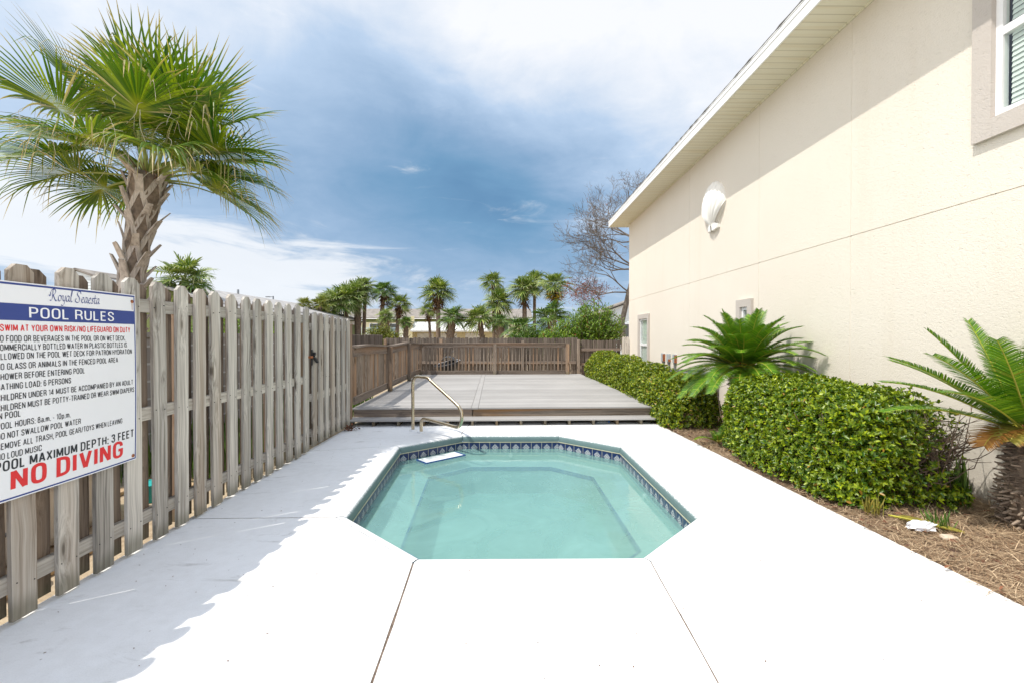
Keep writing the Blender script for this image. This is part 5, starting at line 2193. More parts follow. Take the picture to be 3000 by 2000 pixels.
# ------------------------------------------------------------------ sago palms
def sago_frond(mb, base, az, el, L, droop, nleaf, leaf_len, r_, mat=0, rmat=1, curl=0.0):
    """pinnate frond: curved stalk with stiff narrow leaflets in a shallow V"""
    d = Vector((math.cos(az) * math.cos(el), math.sin(az) * math.cos(el), math.sin(el)))
    up = Vector((0, 0, 1))
    pts = []
    p = Vector(base)
    n = 14
    cur = d.copy()
    for k in range(n + 1):
        pts.append(p.copy())
        cur = (cur + Vector((0, 0, -droop / n)) * (0.4 + 1.4 * k / n)).normalized()
        p = p + cur * (L / n)
    rad = [0.0085 * (1 - 0.75 * k / n) for k in range(n + 1)]
    mb.tube(pts, rad, 5, rmat, cap=False)
    side0 = d.cross(up)
    side0 = side0.normalized() if side0.length > 1e-3 else Vector((1, 0, 0))
    for i in range(nleaf):
        f = 0.14 + 0.86 * i / (nleaf - 1)
        x = f * n
        k = min(int(x), n - 1)
        c = pts[k].lerp(pts[k + 1], x - k)
        tan = (pts[k + 1] - pts[k]).normalized()
        side = (side0 - tan * side0.dot(tan)).normalized()
        nor = side.cross(tan).normalized()
        if nor.z < 0:
            nor = -nor
        ll = leaf_len * (math.sin(math.pi * min(1, 0.12 + 0.80 * f)) ** 0.55) * (1.0 - 0.35 * f)
        for sg in (-1, 1):
            dirv = (side * sg * 1.05 + tan * (0.36 + 0.45 * f) + nor * 0.26 + Vector((r_.uniform(-.05, .05), r_.uniform(-.05, .05), r_.uniform(-.05, .05)))).normalized()
            w = 0.0052
            wv = tan * w
            m_ = c + dirv * ll * 0.55 + nor * (0.004) - up * ll * 0.02
            e = c + dirv * ll - up * ll * 0.12 - nor * curl * ll * 0.2
            mb.add([c - wv, c + wv, m_ + wv * 0.9, m_ - wv * 0.9, e + wv * .1, e - wv * .1], [(0, 1, 2, 3), (3, 2, 4, 5)], mat,
                   t=[0.3, 0.3, 0.6, 0.6, 0.55 + 0.45 * f, 0.55 + 0.45 * f])
    return pts


def make_sago(name, base, trunk_h, trunk_r, fronds, label, seed, scale=1.0, wool=True):
    r_ = random.Random(seed)
    root = empty(name, base, label, "sago palm")
    # trunk built from cut leaf bases
    core = MB()
    core.tube([(0, 0, -0.03), (0, 0, trunk_h * 0.5), (0, 0, trunk_h)], [trunk_r * 0.86, trunk_r * 0.9, trunk_r * 0.7], 14)
    co = core.build("trunk", MAT['trunk'], root, smooth=True)
    sc = MB()
    n = int(trunk_h / 0.00125)
    for i in range(n):
        z = 0.0 + trunk_h * (i + 0.5) / n
        a = i * 2.39996 + r_.uniform(-.1, .1)
        rr = trunk_r * (0.84 + 0.12 * math.sin(z * 9))
        o = Vector((math.cos(a), math.sin(a), 0))
        s = Vector((-math.sin(a), math.cos(a), 0))
        up = Vector((0, 0, 1))
        p = o * rr + up * z
        q = p + o * r_.uniform(0.030, 0.085) + up * r_.uniform(-0.025, 0.05)
        w0, w1 = 0.011, r_.uniform(0.0035, 0.008)
        h0, h1 = 0.007, 0.004
        vs = [p - s * w0 - up * h0, p + s * w0 - up * h0, p + s * w0 + up * h0, p - s * w0 + up * h0,
              q - s * w1 - up * h1, q + s * w1 - up * h1, q + s * w1 + up * h1, q - s * w1 + up * h1]
        sc.add(vs, [(0, 1, 5, 4), (1, 2, 6, 5), (2, 3, 7, 6), (3, 0, 4, 7), (4, 5, 6, 7)])
    sc.build("leaf_scars", MAT['sago_trunk'], co)
    if wool:
        wl = MB()
        for i in range(260):
            a = r_.random() * 6.28
            e = r_.uniform(-0.3, 1.3)
            o = Vector((math.cos(a) * math.cos(e), math.sin(a) * math.cos(e), math.sin(e)))
            p = Vector((0, 0, trunk_h)) + o * trunk_r * 0.6
            q = p + o * r_.uniform(0.04, 0.10) + Vector((0, 0, 0.02))
            s = o.cross(Vector((0, 0, 1))).normalized() * r_.uniform(0.004, 0.010)
            wl.add([p - s, p + s, q + s * .2, q - s * .2], [(0, 1, 2, 3)])
        wl.build("woolly_crown", MAT['sago_wool'], root)
    for (az, el, L, droop, kind) in fronds:
        b = MB()
        sago_frond(b, (math.cos(az) * trunk_r * .45, math.sin(az) * trunk_r * .45, trunk_h + 0.02), az, el, L * scale, droop, 78, 0.225 * scale, r_)
        m_ = {'g': 'sago', 'o': 'sago_old', 'r': 'sago_orange'}[kind]
        b.build("frond", [MAT[m_], MAT['rachis']], root, attr=True)
    return root


def sago_layout(n, seed, el0, el1, L, droop):
    r_ = random.Random(seed)
    out = []
    for i in range(n):
        f = i / (n - 1)
        az = i * 2.39996 + r_.uniform(-.2, .2)
        el = el0 + (el1 - el0) * f + r_.uniform(-.08, .08)
        out.append((az, el, L * r_.uniform(0.88, 1.08) * (0.86 + 0.14 * f), droop * r_.uniform(0.8, 1.25), 'g'))
    return out


fr = sago_layout(70, 2, R(80), R(2), 0.98, 0.98)
fr += [(R(196), R(-4), 1.10, 0.75, 'g'), (R(208), R(0), 1.08, 0.8, 'g'), (R(222), R(4), 1.05, 0.8, 'g'), (R(238), R(0), 0.85, 1.0, 'g'), (R(256), R(4), 0.8, 1.0, 'g')]
make_sago("sago_palm", (3.42, 6.55, 0.0), 0.98, 0.17, fr, "bushy sago palm with full crown rising behind the hedge near the small window", 41)

fr = []
for az, el, L, dr in ((176, 22, 1.12, 0.55), (168, 34, 1.10, 0.55), (160, 44, 1.08, 0.5), (196, 33, 1.08, 0.55), (185, 46, 1.06, 0.45), (206, 55, 1.02, 0.42), (150, 60, 1.02, .35), (225, 64, 0.95, 0.3),
                      (262, 77, 0.98, 0.2), (100, 70, 1.0, 0.3), (60, 55, 1.0, 0.5), (20, 48, 1.0, 0.5), (-20, 50, 1.0, 0.5), (-50, 50, 0.95, 0.5), (300, 62, .95, .4), (132, 44, 1.0, 0.5), (-80, 58, 0.9, 0.4), (45, 30, 1.0, 0.6)):
    fr.append((R(az), R(el), L * 0.92, dr * 1.0, 'g'))
fr += [(R(188), R(22), 0.42, 1.4, 'r'), (R(204), R(30), 0.36, 1.4, 'o'), (R(250), R(30), 0.40, 2.3, 'o'), (R(-40), R(10), 0.7, 1.4, 'o')]
make_sago("sago_palm", (3.955, 3.36, 0.0), 0.70, 0.175, fr, "sago palm with thick scaly trunk and open fronds at the right edge", 43)


# a seedling sago between the hedges
def make_seedling():
    fr = [(R(200 + 40 * i), R(30 + 12 * (i % 3)), 0.42, 0.8, 'g') for i in range(7)]
    root = empty("sago_seedling", (2.86, 6.12, 0), "little sago seedling in the gap between the two hedges", "seedling")
    r_ = random.Random(3)
    for (az, el, L, dr, k) in fr:
        b = MB()
        sago_frond(b, (0, 0, 0.01), az, el, L, dr, 36, 0.085, r_)
        b.build("frond", [MAT['sago'], MAT['rachis']], root, attr=True)


make_seedling()


def make_bed_bits():
    # crumpled plastic bag
    c = at(2718, 1566, 3.32)
    b = MB()
    bm = bmesh.new()
    bmesh.ops.create_icosphere(bm, subdivisions=3, radius=1.0)
    r_ = random.Random(5)
    for v in bm.verts:
        f = 1 + 0.28 * math.sin(v.co.x * 7 + v.co.y * 5) * math.cos(v.co.z * 9 + v.co.y * 8) + r_.uniform(-.10, .10)
        v.co = Vector((v.co.x * 0.095 * f, v.co.y * 0.05 * f, max(-0.2, v.co.z) * 0.042 * f))
    b.add([v.co.copy() for v in bm.verts], [[v.index for v in f.verts] for f in bm.faces])
    bm.free()
    o = b.build("plastic_bag", MAT['bag'])
    o.location = (c.x, c.y, 0.035)
    tag(o, "crumpled white plastic bag lying on the pine straw", "litter")
    # pale rock
    c = at(2798, 1594, 3.18)
    b = MB()
    bm = bmesh.new()
    bmesh.ops.create_icosphere(bm, subdivisions=3, radius=1.0)
    for v in bm.verts:
        f = 1 + 0.13 * math.sin(v.co.x * 4 + 1) * math.cos(v.co.y * 5) + r_.uniform(-.05, .05)
        v.co = Vector((v.co.x * 0.062 * f, v.co.y * 0.04 * f, v.co.z * 0.022 * f))
    b.add([v.co.copy() for v in bm.verts], [[v.index for v in f.verts] for f in bm.faces])
    bm.free()
    o = b.build("rock", MAT['rock'], smooth=True)
    o.location = (c.x, c.y, 0.018)
    tag(o, "flat pale stone on the pine straw beside the bag", "stone")
    # dry fallen frond
    root = empty("fallen_frond", (3.02, 3.56, 0.03), "yellowed dry frond fallen at the foot of the hedge", "frond")
    b = MB()
    sago_frond(b, (0, 0, 0), R(-55), R(4), 0.42, 0.1, 40, 0.10, random.Random(8))
    b.build("blade", [MAT['sago_old'], MAT['rachis']], root, attr=True)
    # weeds
    labels = ["thin grass weed standing between hedge and sago trunk", "sprawling grass weed on the straw near the stone", "tuft of yellowing grass at the hedge foot"]
    for lab, (x, y, n, hgt, sp) in zip(labels, ((3.78, 3.75, 22, 0.42, .25), (3.22, 3.35, 26, 0.16, .7), (2.93, 3.62, 34, 0.17, .6))):
        r2 = np.random.default_rng(int(x * 100))
        a = r2.random(n) * 6.28
        t_ = r2.random(n) * sp
        D = np.stack([np.cos(a) * t_, np.sin(a) * t_, np.ones(n)], 1)
        P = np.stack([x + r2.normal(0, .03, n), y + r2.normal(0, .03, n), np.full(n, 0.0)], 1)
        N = np.stack([np.cos(a), np.sin(a), -t_ + 0.2], 1)
        V, Fq = leaves(P, D, N, hgt * r2.uniform(.5, 1.1, n), 0.007, fold=0.1, shape=(0.3, 0.7, 0.5, 0.35))
        o = arrays_mesh("weed", V, Fq, MAT['grass'] if n != 34 else MAT['sago_old'])
        tag(o, lab, "weed")
    # leaf clump by the step
    n = 60
    r2 = np.random.default_rng(9)
    P = np.array([-2.42, 7.02, 0.01]) + np.abs(r2.normal(0, 1, (n, 3))) * np.array([.05, .04, .045]) * r2.choice([-1, 1], (n, 1)) * np.array([1, 1, 0]) + np.stack([np.zeros(n), np.zeros(n), r2.random(n) * .06], 1)
    D = r2.normal(0, 1, (n, 3))
    D[:, 2] *= .5
    N = r2.normal(0, .6, (n, 3)) + np.array([0, 0, 1])
    V, Fq = leaves(P, D, N, 0.05, 0.024)
    tag(arrays_mesh("dead_leaves", V, Fq, MAT['dryleaf']), "small heap of dead brown leaves where fence meets the step", "leaves", kind="stuff")
    # bottle under the step
    root = empty("plastic_bottle", (1.58, 7.50, 0.034), "clear plastic bottle lying under the right part of the step", "bottle", rz=R(8))
    b = MB()
    pr = [(-.10, .026), (-.095, .031), (-.05, .031), (-.045, .028), (-.04, .031), (.0, .031), (.005, .028), (.01, .031), (.045, .031), (.075, .015), (.085, .012), (.095, .012)]
    b.tube([(x, 0, 0) for x, _ in pr], [r for _, r in pr], 14)
    b.build("body", MAT['bottle'], root, smooth=True)
    b = MB()
    b.tube([(.0955, 0, 0), (.112, 0, 0)], .0145, 14)
    b.build("cap", MAT['bluecap'], root)


make_bed_bits()


# ------------------------------------------------------------------ cabbage palms
def fan_frond(mb, base, az, el, Lp, Rb, nl, droop, r_, rows=6, sag=0.5, mats=(0, 1), twist=0.0, width=1.0, fuse=0.36, thin=1.0):
    """costapalmate fan: arched stalk, pleated fan of leaflets fused near the centre, tips hanging"""
    d = Vector((math.cos(az) * math.cos(el), math.sin(az) * math.cos(el), math.sin(el)))
    up = Vector((0, 0, 1))
    n = 8
    pts = []
    p = Vector(base)
    cur = d.copy()
    for k in range(n + 1):
        pts.append(p.copy())
        cur = (cur + Vector((0, 0, -sag / n)) * (0.3 + k / n)).normalized()
        p = p + cur * (Lp / n)
    wp = 0.022 * width
    side0 = cur.cross(up)
    side0 = side0.normalized() if side0.length > 1e-3 else Vector((-math.sin(az), math.cos(az), 0))
    # stalk as a flattened ribbon with a keel
    vs, fs, tt = [], [], []
    for k, q in enumerate(pts):
        w = wp * (1.15 - 0.6 * k / n)
        vs += [q - side0 * w, q + side0 * w, q - up * w * 0.9]
        tt += [0.5] * 3
    for k in range(n):
        a = 3 * k
        fs += [(a, a + 3, a + 4, a + 1), (a + 1, a + 4, a + 5, a + 2), (a + 2, a + 5, a + 3, a)]
    mb.add(vs, fs, mats[1], t=tt)
    H = pts[-1]
    f0 = cur
    s0 = (side0 * math.cos(twist) + f0.cross(side0) * math.sin(twist)).normalized()
    n0 = s0.cross(f0).normalized()
    if n0.z < 0:
        n0 = -n0
    span = R(148)
    dth = 2 * span / nl
    for i in range(nl):
        th = -span + dth * (i + 0.5)
        a = abs(th) / span
        L = Rb * (1.0 - 0.30 * a ** 1.5) * r_.uniform(0.92, 1.06)
        # costa runs into the blade: leaflets start along it
        start = H + f0 * (0.16 * Rb * (1 - a))
        dirv = (f0 * math.cos(th) + s0 * math.sin(th)).normalized()
        vv = 0.42 * abs(math.sin(th)) - 0.16 * math.cos(th)
        dirv = (dirv + n0 * vv).normalized()
        wside = n0.cross(dirv).normalized()
        vs, tt = [], []
        dr = droop * r_.uniform(0.6, 1.5)
        brk = r_.random() < 0.18
        yaw = r_.uniform(-0.05, 0.05)
        for k in range(rows + 1):
            f = k / rows
            rad = L * f
            c = start + dirv * rad + wside * (yaw * rad * f)
            fall = dr * L * max(0.0, f - 0.38) ** 2.0
            if brk and f > 0.7:
                fall += (f - 0.7) * L * 0.9
            c = c - up * fall
            if f > 0.5:
                c = c - dirv * fall * 0.35
            if f < fuse:
                w = rad * math.tan(dth / 2) * 1.04 + 0.0012
            else:
                wf = (L * fuse * math.tan(dth / 2) * 1.04 + 0.0012)
                w = wf * (1 - (f - fuse) / (1 - fuse)) ** 0.75 * thin + 0.0006
            ple = w * 0.45
            vs += [c - wside * w - n0 * ple, c + n0 * ple * 0.3, c + wside * w - n0 * ple]
            tt += [f] * 3
        fs = []
        for k in range(rows):
            q = 3 * k
            fs += [(q, q + 3, q + 4, q + 1), (q + 1, q + 4, q + 5, q + 2)]
        mb.add(vs, fs, mats[0], t=tt)
    return H


def boots(mb, spine, r_, z0, z1, step, rad, size, mat=0, jut=0.10):
    """criss-cross of old leaf bases round a palm trunk; spine(z) gives the trunk centre"""
    n = int((z1 - z0) / step)
    for i in range(n):
        z = z0 + step * i
        a = i * 2.39996
        c0 = spine(z)
        ct = spine(z + 0.26 * size)
        c2 = spine(z + 0.40 * size)
        rr = rad(z)
        ju = jut * size * r_.uniform(0.6, 1.35) * (1.5 if r_.random() < 0.12 else 1.0)

        def P(c, ang, r0, zz):
            return Vector((c.x + math.cos(ang) * r0, c.y + math.sin(ang) * r0, zz))
        for sg in (-1, 1):
            ang0 = a + sg * 0.70
            rows = [(ang0, rr * 1.02, z, 0.030), (a + sg * 0.36, rr * 1.08, z + 0.13 * size, 0.031), (a + sg * 0.10, rr * 1.16, z + 0.26 * size, 0.029)]
            vs = []
            for (ag, r0, zz, w) in rows:
                w *= size
                cc = spine(zz)
                tang = Vector((-math.sin(ag), math.cos(ag), 0)) * (w * 0.8) + Vector((0, 0, sg * w * 0.55))
                p = P(cc, ag, r0, zz)
                pin = P(cc, ag, r0 - 0.03 * size, zz)
                vs += [p - tang, p + tang, pin + tang, pin - tang]
            fs = []
            for k in range(2):
                q = 4 * k
                for e in range(4):
                    e2 = (e + 1) % 4
                    fs.append((q + e, q + e2, q + 4 + e2, q + 4 + e))
            fs += [(0, 3, 2, 1), (8, 9, 10, 11)]
            mb.add(vs, fs, mat)
        # cut stub jutting outwards
        L = 0.38 * size * r_.uniform(0.85, 1.2)
        tg = Vector((-math.sin(a), math.cos(a), 0))
        p0, p1 = P(spine(z + .22 * size), a, rr * 1.10, z + 0.22 * size), P(c2, a, rr * 1.14 + ju, z + L)
        w0, w1 = 0.046 * size, 0.034 * size * r_.uniform(0.7, 1.2)
        out = Vector((math.cos(a), math.sin(a), 0)) * 0.018 * size
        vs = [p0 - tg * w0, p0 + tg * w0, p0 + tg * w0 - out * 2, p0 - tg * w0 - out * 2, p1 - tg * w1, p1 + tg * w1 + Vector((0, 0, r_.uniform(-.03, .03) * size)), p1 + tg * w1 - out, p1 - tg * w1 - out]
        mb.add(vs, [(0, 1, 5, 4), (1, 2, 6, 5), (2, 3, 7, 6), (3, 0, 4, 7), (4, 5, 6, 7)], mat)


def make_big_palm():
    bx, by = -4.72, 5.45
    root = empty("cabbage_palm", (bx, by, GZ), "tall cabbage palm with criss-cross trunk close behind the picket fence", "palm tree")
    TOP = 3.44
    r_ = random.Random(17)

    def spine(z):
        f = z / TOP
        return Vector((0.46 * max(0, f) ** 1.25 - 0.02, 0.0 + 0.05 * f, z))

    def rad(z):
        return 0.138 + 0.015 * math.sin(z * 2.0) + 0.05 * max(0, (z - 2.7) / 0.8)
    b = MB()
    zs = [TOP * k / 22 for k in range(23)]
    b.tube([spine(z) for z in zs], [rad(z) * 0.98 for z in zs], 16)
    tr = b.build("trunk", MAT['trunk'], root, smooth=True)
    b = MB()
    boots(b, spine, r_, 0.9, TOP - 0.10, 0.047, rad, 0.92, jut=0.105)
    b.build("leaf_bases", MAT['boot'], tr)
    hub = spine(TOP)
    # dry fibre at the crown base
    fb = MB()
    for i in range(140):
        a = r_.random() * 6.28
        e = r_.uniform(0.1, 1.3)
        o = Vector((math.cos(a) * math.cos(e), math.sin(a) * math.cos(e), math.sin(e)))
        p = hub + Vector((0, 0, -0.12)) + o * 0.08
        q = p + o * r_.uniform(0.12, 0.34) + Vector((r_.uniform(-.05, .05), r_.uniform(-.05, .05), 0))
        s = o.cross(Vector((0, 0, 1))).normalized() * 0.006
        fb.add([p - s, p + s, q + s * .3, q - s * .3], [(0, 1, 2, 3)])
    fb.build("crown_fibre", MAT['skirt'], root)
    # fronds: azimuth, elevation, stalk, blade, sag
    fl = []
    spec = [(180, 32, .98, 1.12, .45), (196, 18, .95, 1.08, .50), (160, 48, .95, 1.10, .40), (150, 65, .92, 1.12, .25), (205, 58, .95, 1.12, .25), (228, 42, .92, 1.05, .40),
            (198, 4, .74, .90, .42), (170, -4, .64, .84, .35), (110, 78, .92, 1.12, .12), (255, 80, .95, 1.12, .12), (58, 74, .92, 1.12, .20), (18, 62, .95, 1.12, .25), (338, 52, .92, 1.08, .32),
            (300, 46, .90, 1.05, .40), (4, 42, .92, 1.10, .38), (352, 26, .86, 1.05, .45), (10, 14, .80, .94, .45), (340, 6, .76, .90, .45), (6, -4, .76, .84, .35),
            (315, 16, .76, .95, .50), (38, 34, .88, 1.05, .42), (80, 44, .90, 1.05, .40), (125, 30, .90, 1.02, .45), (60, 8, .82, .96, .45), (140, 8, .80, .96, .45), (262, 22, .70, .90, .50),
            (320, 68, .92, 1.08, .22)]
    for (az, el, lp, rb, sg) in spec:
        b = MB()
        H = fan_frond(b, hub + Vector((math.cos(R(az)) * .07, math.sin(R(az)) * .07, -0.05)), R(az + r_.uniform(-5, 5)), R(el + 4), 0.86 * lp * r_.uniform(.92, 1.05), 0.86 * rb * r_.uniform(.95, 1.08), 62,
                      r_.uniform(0.30, 0.75) * (1.0 if el < 50 else 0.35), r_, rows=8, sag=sg, twist=r_.uniform(-.35, .35), thin=0.9, fuse=0.40)
        # pale curling threads hanging from the fan
        for k in range(6):
            a = r_.uniform(-2.2, 2.2)
            d = Vector((math.cos(R(az) + a), math.sin(R(az) + a), r_.uniform(-.2, .5)))
            p0 = H + d * r_.uniform(.2, .5)
            L = r_.uniform(.12, .34)
            p1 = p0 + d * L * .5 + Vector((0, 0, -.08))
            p2 = p1 + d * L * .15 + Vector((r_.uniform(-.06, .06), r_.uniform(-.06, .06), -L * .8))
            cv = catmull([p0, p1, p1.lerp(p2, .5) + Vector((r_.uniform(-.03, .03), r_.uniform(-.03, .03), 0)), p2], 4)
            b.tube(cv, [.0028 * (1 - .6 * q / len(cv)) for q in range(len(cv))], 3, 2, cap=False)
        b.build("frond", [MAT['palm'], MAT['petiole'], MAT['thread']], root, attr=True)


make_big_palm()


# background palms -----------------------------------------------------------
def crown_mesh(seed, mat_key, n=22, nl=22, skirt=True):
    """unit crown (radius about 1), origin at the bud"""
    r_ = random.Random(seed)
    b = MB()
    for i in range(n):
        f = i / (n - 1)
        az = i * 2.39996 + r_.uniform(-.25, .25)
        el = R(82) + (R(-30) - R(82)) * f + r_.uniform(-.12, .12)
        fan_frond(b, (0, 0, 0), az, el, 0.42 * r_.uniform(.8, 1.1), 0.66 * r_.uniform(.85, 1.1), nl, r_.uniform(.25, .9), r_, rows=5, sag=0.5, width=0.9, fuse=0.42, thin=0.9, twist=r_.uniform(-.4, .4))
    me = b.build("crown", [MAT[mat_key], MAT['petiole']], attr=True)
    data = me.data
    bpy.data.objects.remove(me)
    return data


CROWN = {'a': crown_mesh(1, 'bgpalm'), 'b': crown_mesh(2, 'bgpalm', 18), 'c': crown_mesh(3, 'bgpalm', 26), 'd': crown_mesh(4, 'bgpalm_d', 20), 'y': crown_mesh(5, 'bgpalm_y', 16)}


def skirt_mesh(seed, mat_, parent, at_, rad, ln, n=170):
    r_ = random.Random(seed)
    b = MB()
    for i in range(n):
        a = r_.random() * 6.28
        o = Vector((math.cos(a), math.sin(a), 0))
        z = r_.uniform(-ln, 0.15 * ln)
        p = Vector(at_) + o * rad * r_.uniform(.3, .8) + Vector((0, 0, z))
        q = p + o * rad * r_.uniform(.3, 1.0) + Vector((0, 0, r_.uniform(-.45, .25) * ln))
        s = Vector((-o.y, o.x, 0)) * rad * r_.uniform(.08, .2)
        b.add([p - s, p + s, q + s * .3, q - s * .3], [(0, 1, 2, 3)])
    return b.build("dry_skirt", mat_, parent)


def bg_palm(u, v, Y, rpx, tu, kind, trunk, label, skirt=0, tr=0.15):
    c = at(u, v, Y)
    base = at(tu, 990, Y)
    root = empty("cabbage_palm", (base.x, Y, GZ), label, "palm tree", "cabbage palms beyond the back fence")
    r_ = random.Random(int(u * 7 + v))
    sc = 1.02 * rpx / F * Y
    top = Vector((c.x - base.x, 0, c.z - GZ - 0.12 * sc))
    n = 8

    def spine(z):
        f = max(0.0, z / top.z)
        return Vector((top.x * f ** 1.4, 0.06 * math.sin(f * 2.5), z))
    b = MB()
    zs = [top.z * k / n for k in range(n + 1)]
    if trunk != 'boots':
        b.tube([spine(z) for z in zs], [tr * (1.12 - 0.18 * z / top.z) for z in zs], 10)
        b.build("trunk", MAT['bgtrunk'], root, smooth=True)
    else:
        b.tube([spine(z) for z in zs], [tr * 1.1] * (n + 1), 10)
        to = b.build("trunk", MAT['bgtrunk'], root, smooth=True)
        b = MB()
        boots(b, spine, r_, max(0.4, top.z - 2.6), top.z - 0.1, 0.10, lambda z: tr * 1.1, 1.25)
        b.build("leaf_bases", MAT['bgtrunk'], to)
    o = bpy.data.objects.new("crown", CROWN[kind])
    COL.objects.link(o)
    o.parent = root
    o.location = top
    w_ = r_.uniform(0.96, 1.16)
    o.scale = (sc * w_, sc * w_, sc * r_.uniform(0.86, 1.0))
    o.rotation_euler = (r_.uniform(-.2, .2), r_.uniform(-.2, .2), r_.uniform(0, 6.28))
    if skirt == 1:
        skirt_mesh(int(u), MAT['skirt'], root, top + Vector((0, 0, -0.25 * sc)), 0.34 * sc, 0.7 * sc)
    elif skirt == 2:
        skirt_mesh(int(u), MAT['yellow_flower'], root, top + Vector((0, 0, -0.38 * sc)), 0.50 * sc, 0.40 * sc, 260)
        skirt_mesh(int(u) + 1, MAT['skirt'], root, top + Vector((0, 0, -0.75 * sc)), 0.26 * sc, 0.5 * sc)


PALMS = [
    (897, 893, 33, 30, 897, 'y', 'smooth', "short yellow-green palm just above the picket gate, lowest of the left cluster", 0, .12),
    (940, 893, 34, 34, 940, 'y', 'smooth', "olive bushy palm between the yellow palm and the drooping palms", 0, .12),
    (980, 884, 36, 62, 985, 'a', 'smooth', "wide drooping palm at the left end of the back group", 0, .15),
    (1014, 876, 37, 62, 1016, 'c', 'boots', "dense drooping palm whose crown hangs over the fence corner", 0, .17),
    (1047, 860, 38, 54, 1051, 'a', 'boots', "palm with thick diamond-patterned trunk beside a slender one", 0, .24),
    (1072, 839, 39, 44, 1066, 'b', 'smooth', "tallest slender palm with smooth grey trunk of the left cluster", 0, .15),
    (1127, 850, 38, 42, 1110, 'd', 'smooth', "leaning palm with shaggy brown collar under a dark crown", 1, .17),
    (1170, 888, 38, 44, 1161, 'b', 'smooth', "pale green palm with straight trunk right of the leaning palm", 1, .15),
    (1132, 925, 35, 32, 1134, 'a', 'boots', "stubby palm with rough brown trunk under the leaning palm", 0, .21),
    (1190, 943, 36, 26, 1189, 'd', 'boots', "smallest palm with patterned trunk left of the cream building", 0, .17),
    (1284, 852, 36, 52, 1284, 'c', 'smooth', "lone round-headed palm with brown skirt in front of the cream building", 1, .17),
    (1256, 906, 40, 31, 1262, 'b', 'smooth', "small palm with dry brown fronds behind the lone round palm", 1, .12),
    (1326, 927, 34, 50, 1315, 'd', 'boots', "low dark palm with fat patterned trunk right of the lone palm", 0, .25),
    (1443, 825, 38, 42, 1448, 'a', 'smooth', "high palm standing above the middle palm pair", 0, .14),
    (1460, 882, 37, 54, 1461, 'c', 'boots', "broad drooping palm directly under the high middle palm", 0, .20),
    (1405, 930, 34, 56, 1418, 'a', 'boots', "low palm with arching fronds in front of the white metal roof", 0, .16),
    (1468, 940, 33, 38, 1462, 'd', 'boots', "low palm with dark rough trunk below the broad middle palm", 0, .22),
    (1536, 842, 37, 54, 1538, 'c', 'smooth', "shaggy pale palm with brown collar, left of the tall pair", 1, .19),
    (1566, 824, 39, 48, 1566, 'a', 'smooth', "tall palm with slim bare trunk just right of the shaggy one", 0, .14),
    (1626, 830, 36, 52, 1624, 'b', 'smooth', "palm with bright yellow flower skirt near the oleander", 2, .16),
    (1612, 925, 33, 62, 1610, 'd', 'smooth', "dark fan palm beneath the yellow flowering one", 0, .15),
    (1525, 960, 29, 58, 1525, 'd', 'smooth', "ground-hugging dark palm with fans just over the fence top", 0, .15),
    (550, 815, 21, 92, 552, 'a', 'smooth', "big bushy palm showing above the picket fence near the house roof", 1, .18),
]
for p in PALMS:
    bg_palm(*p)


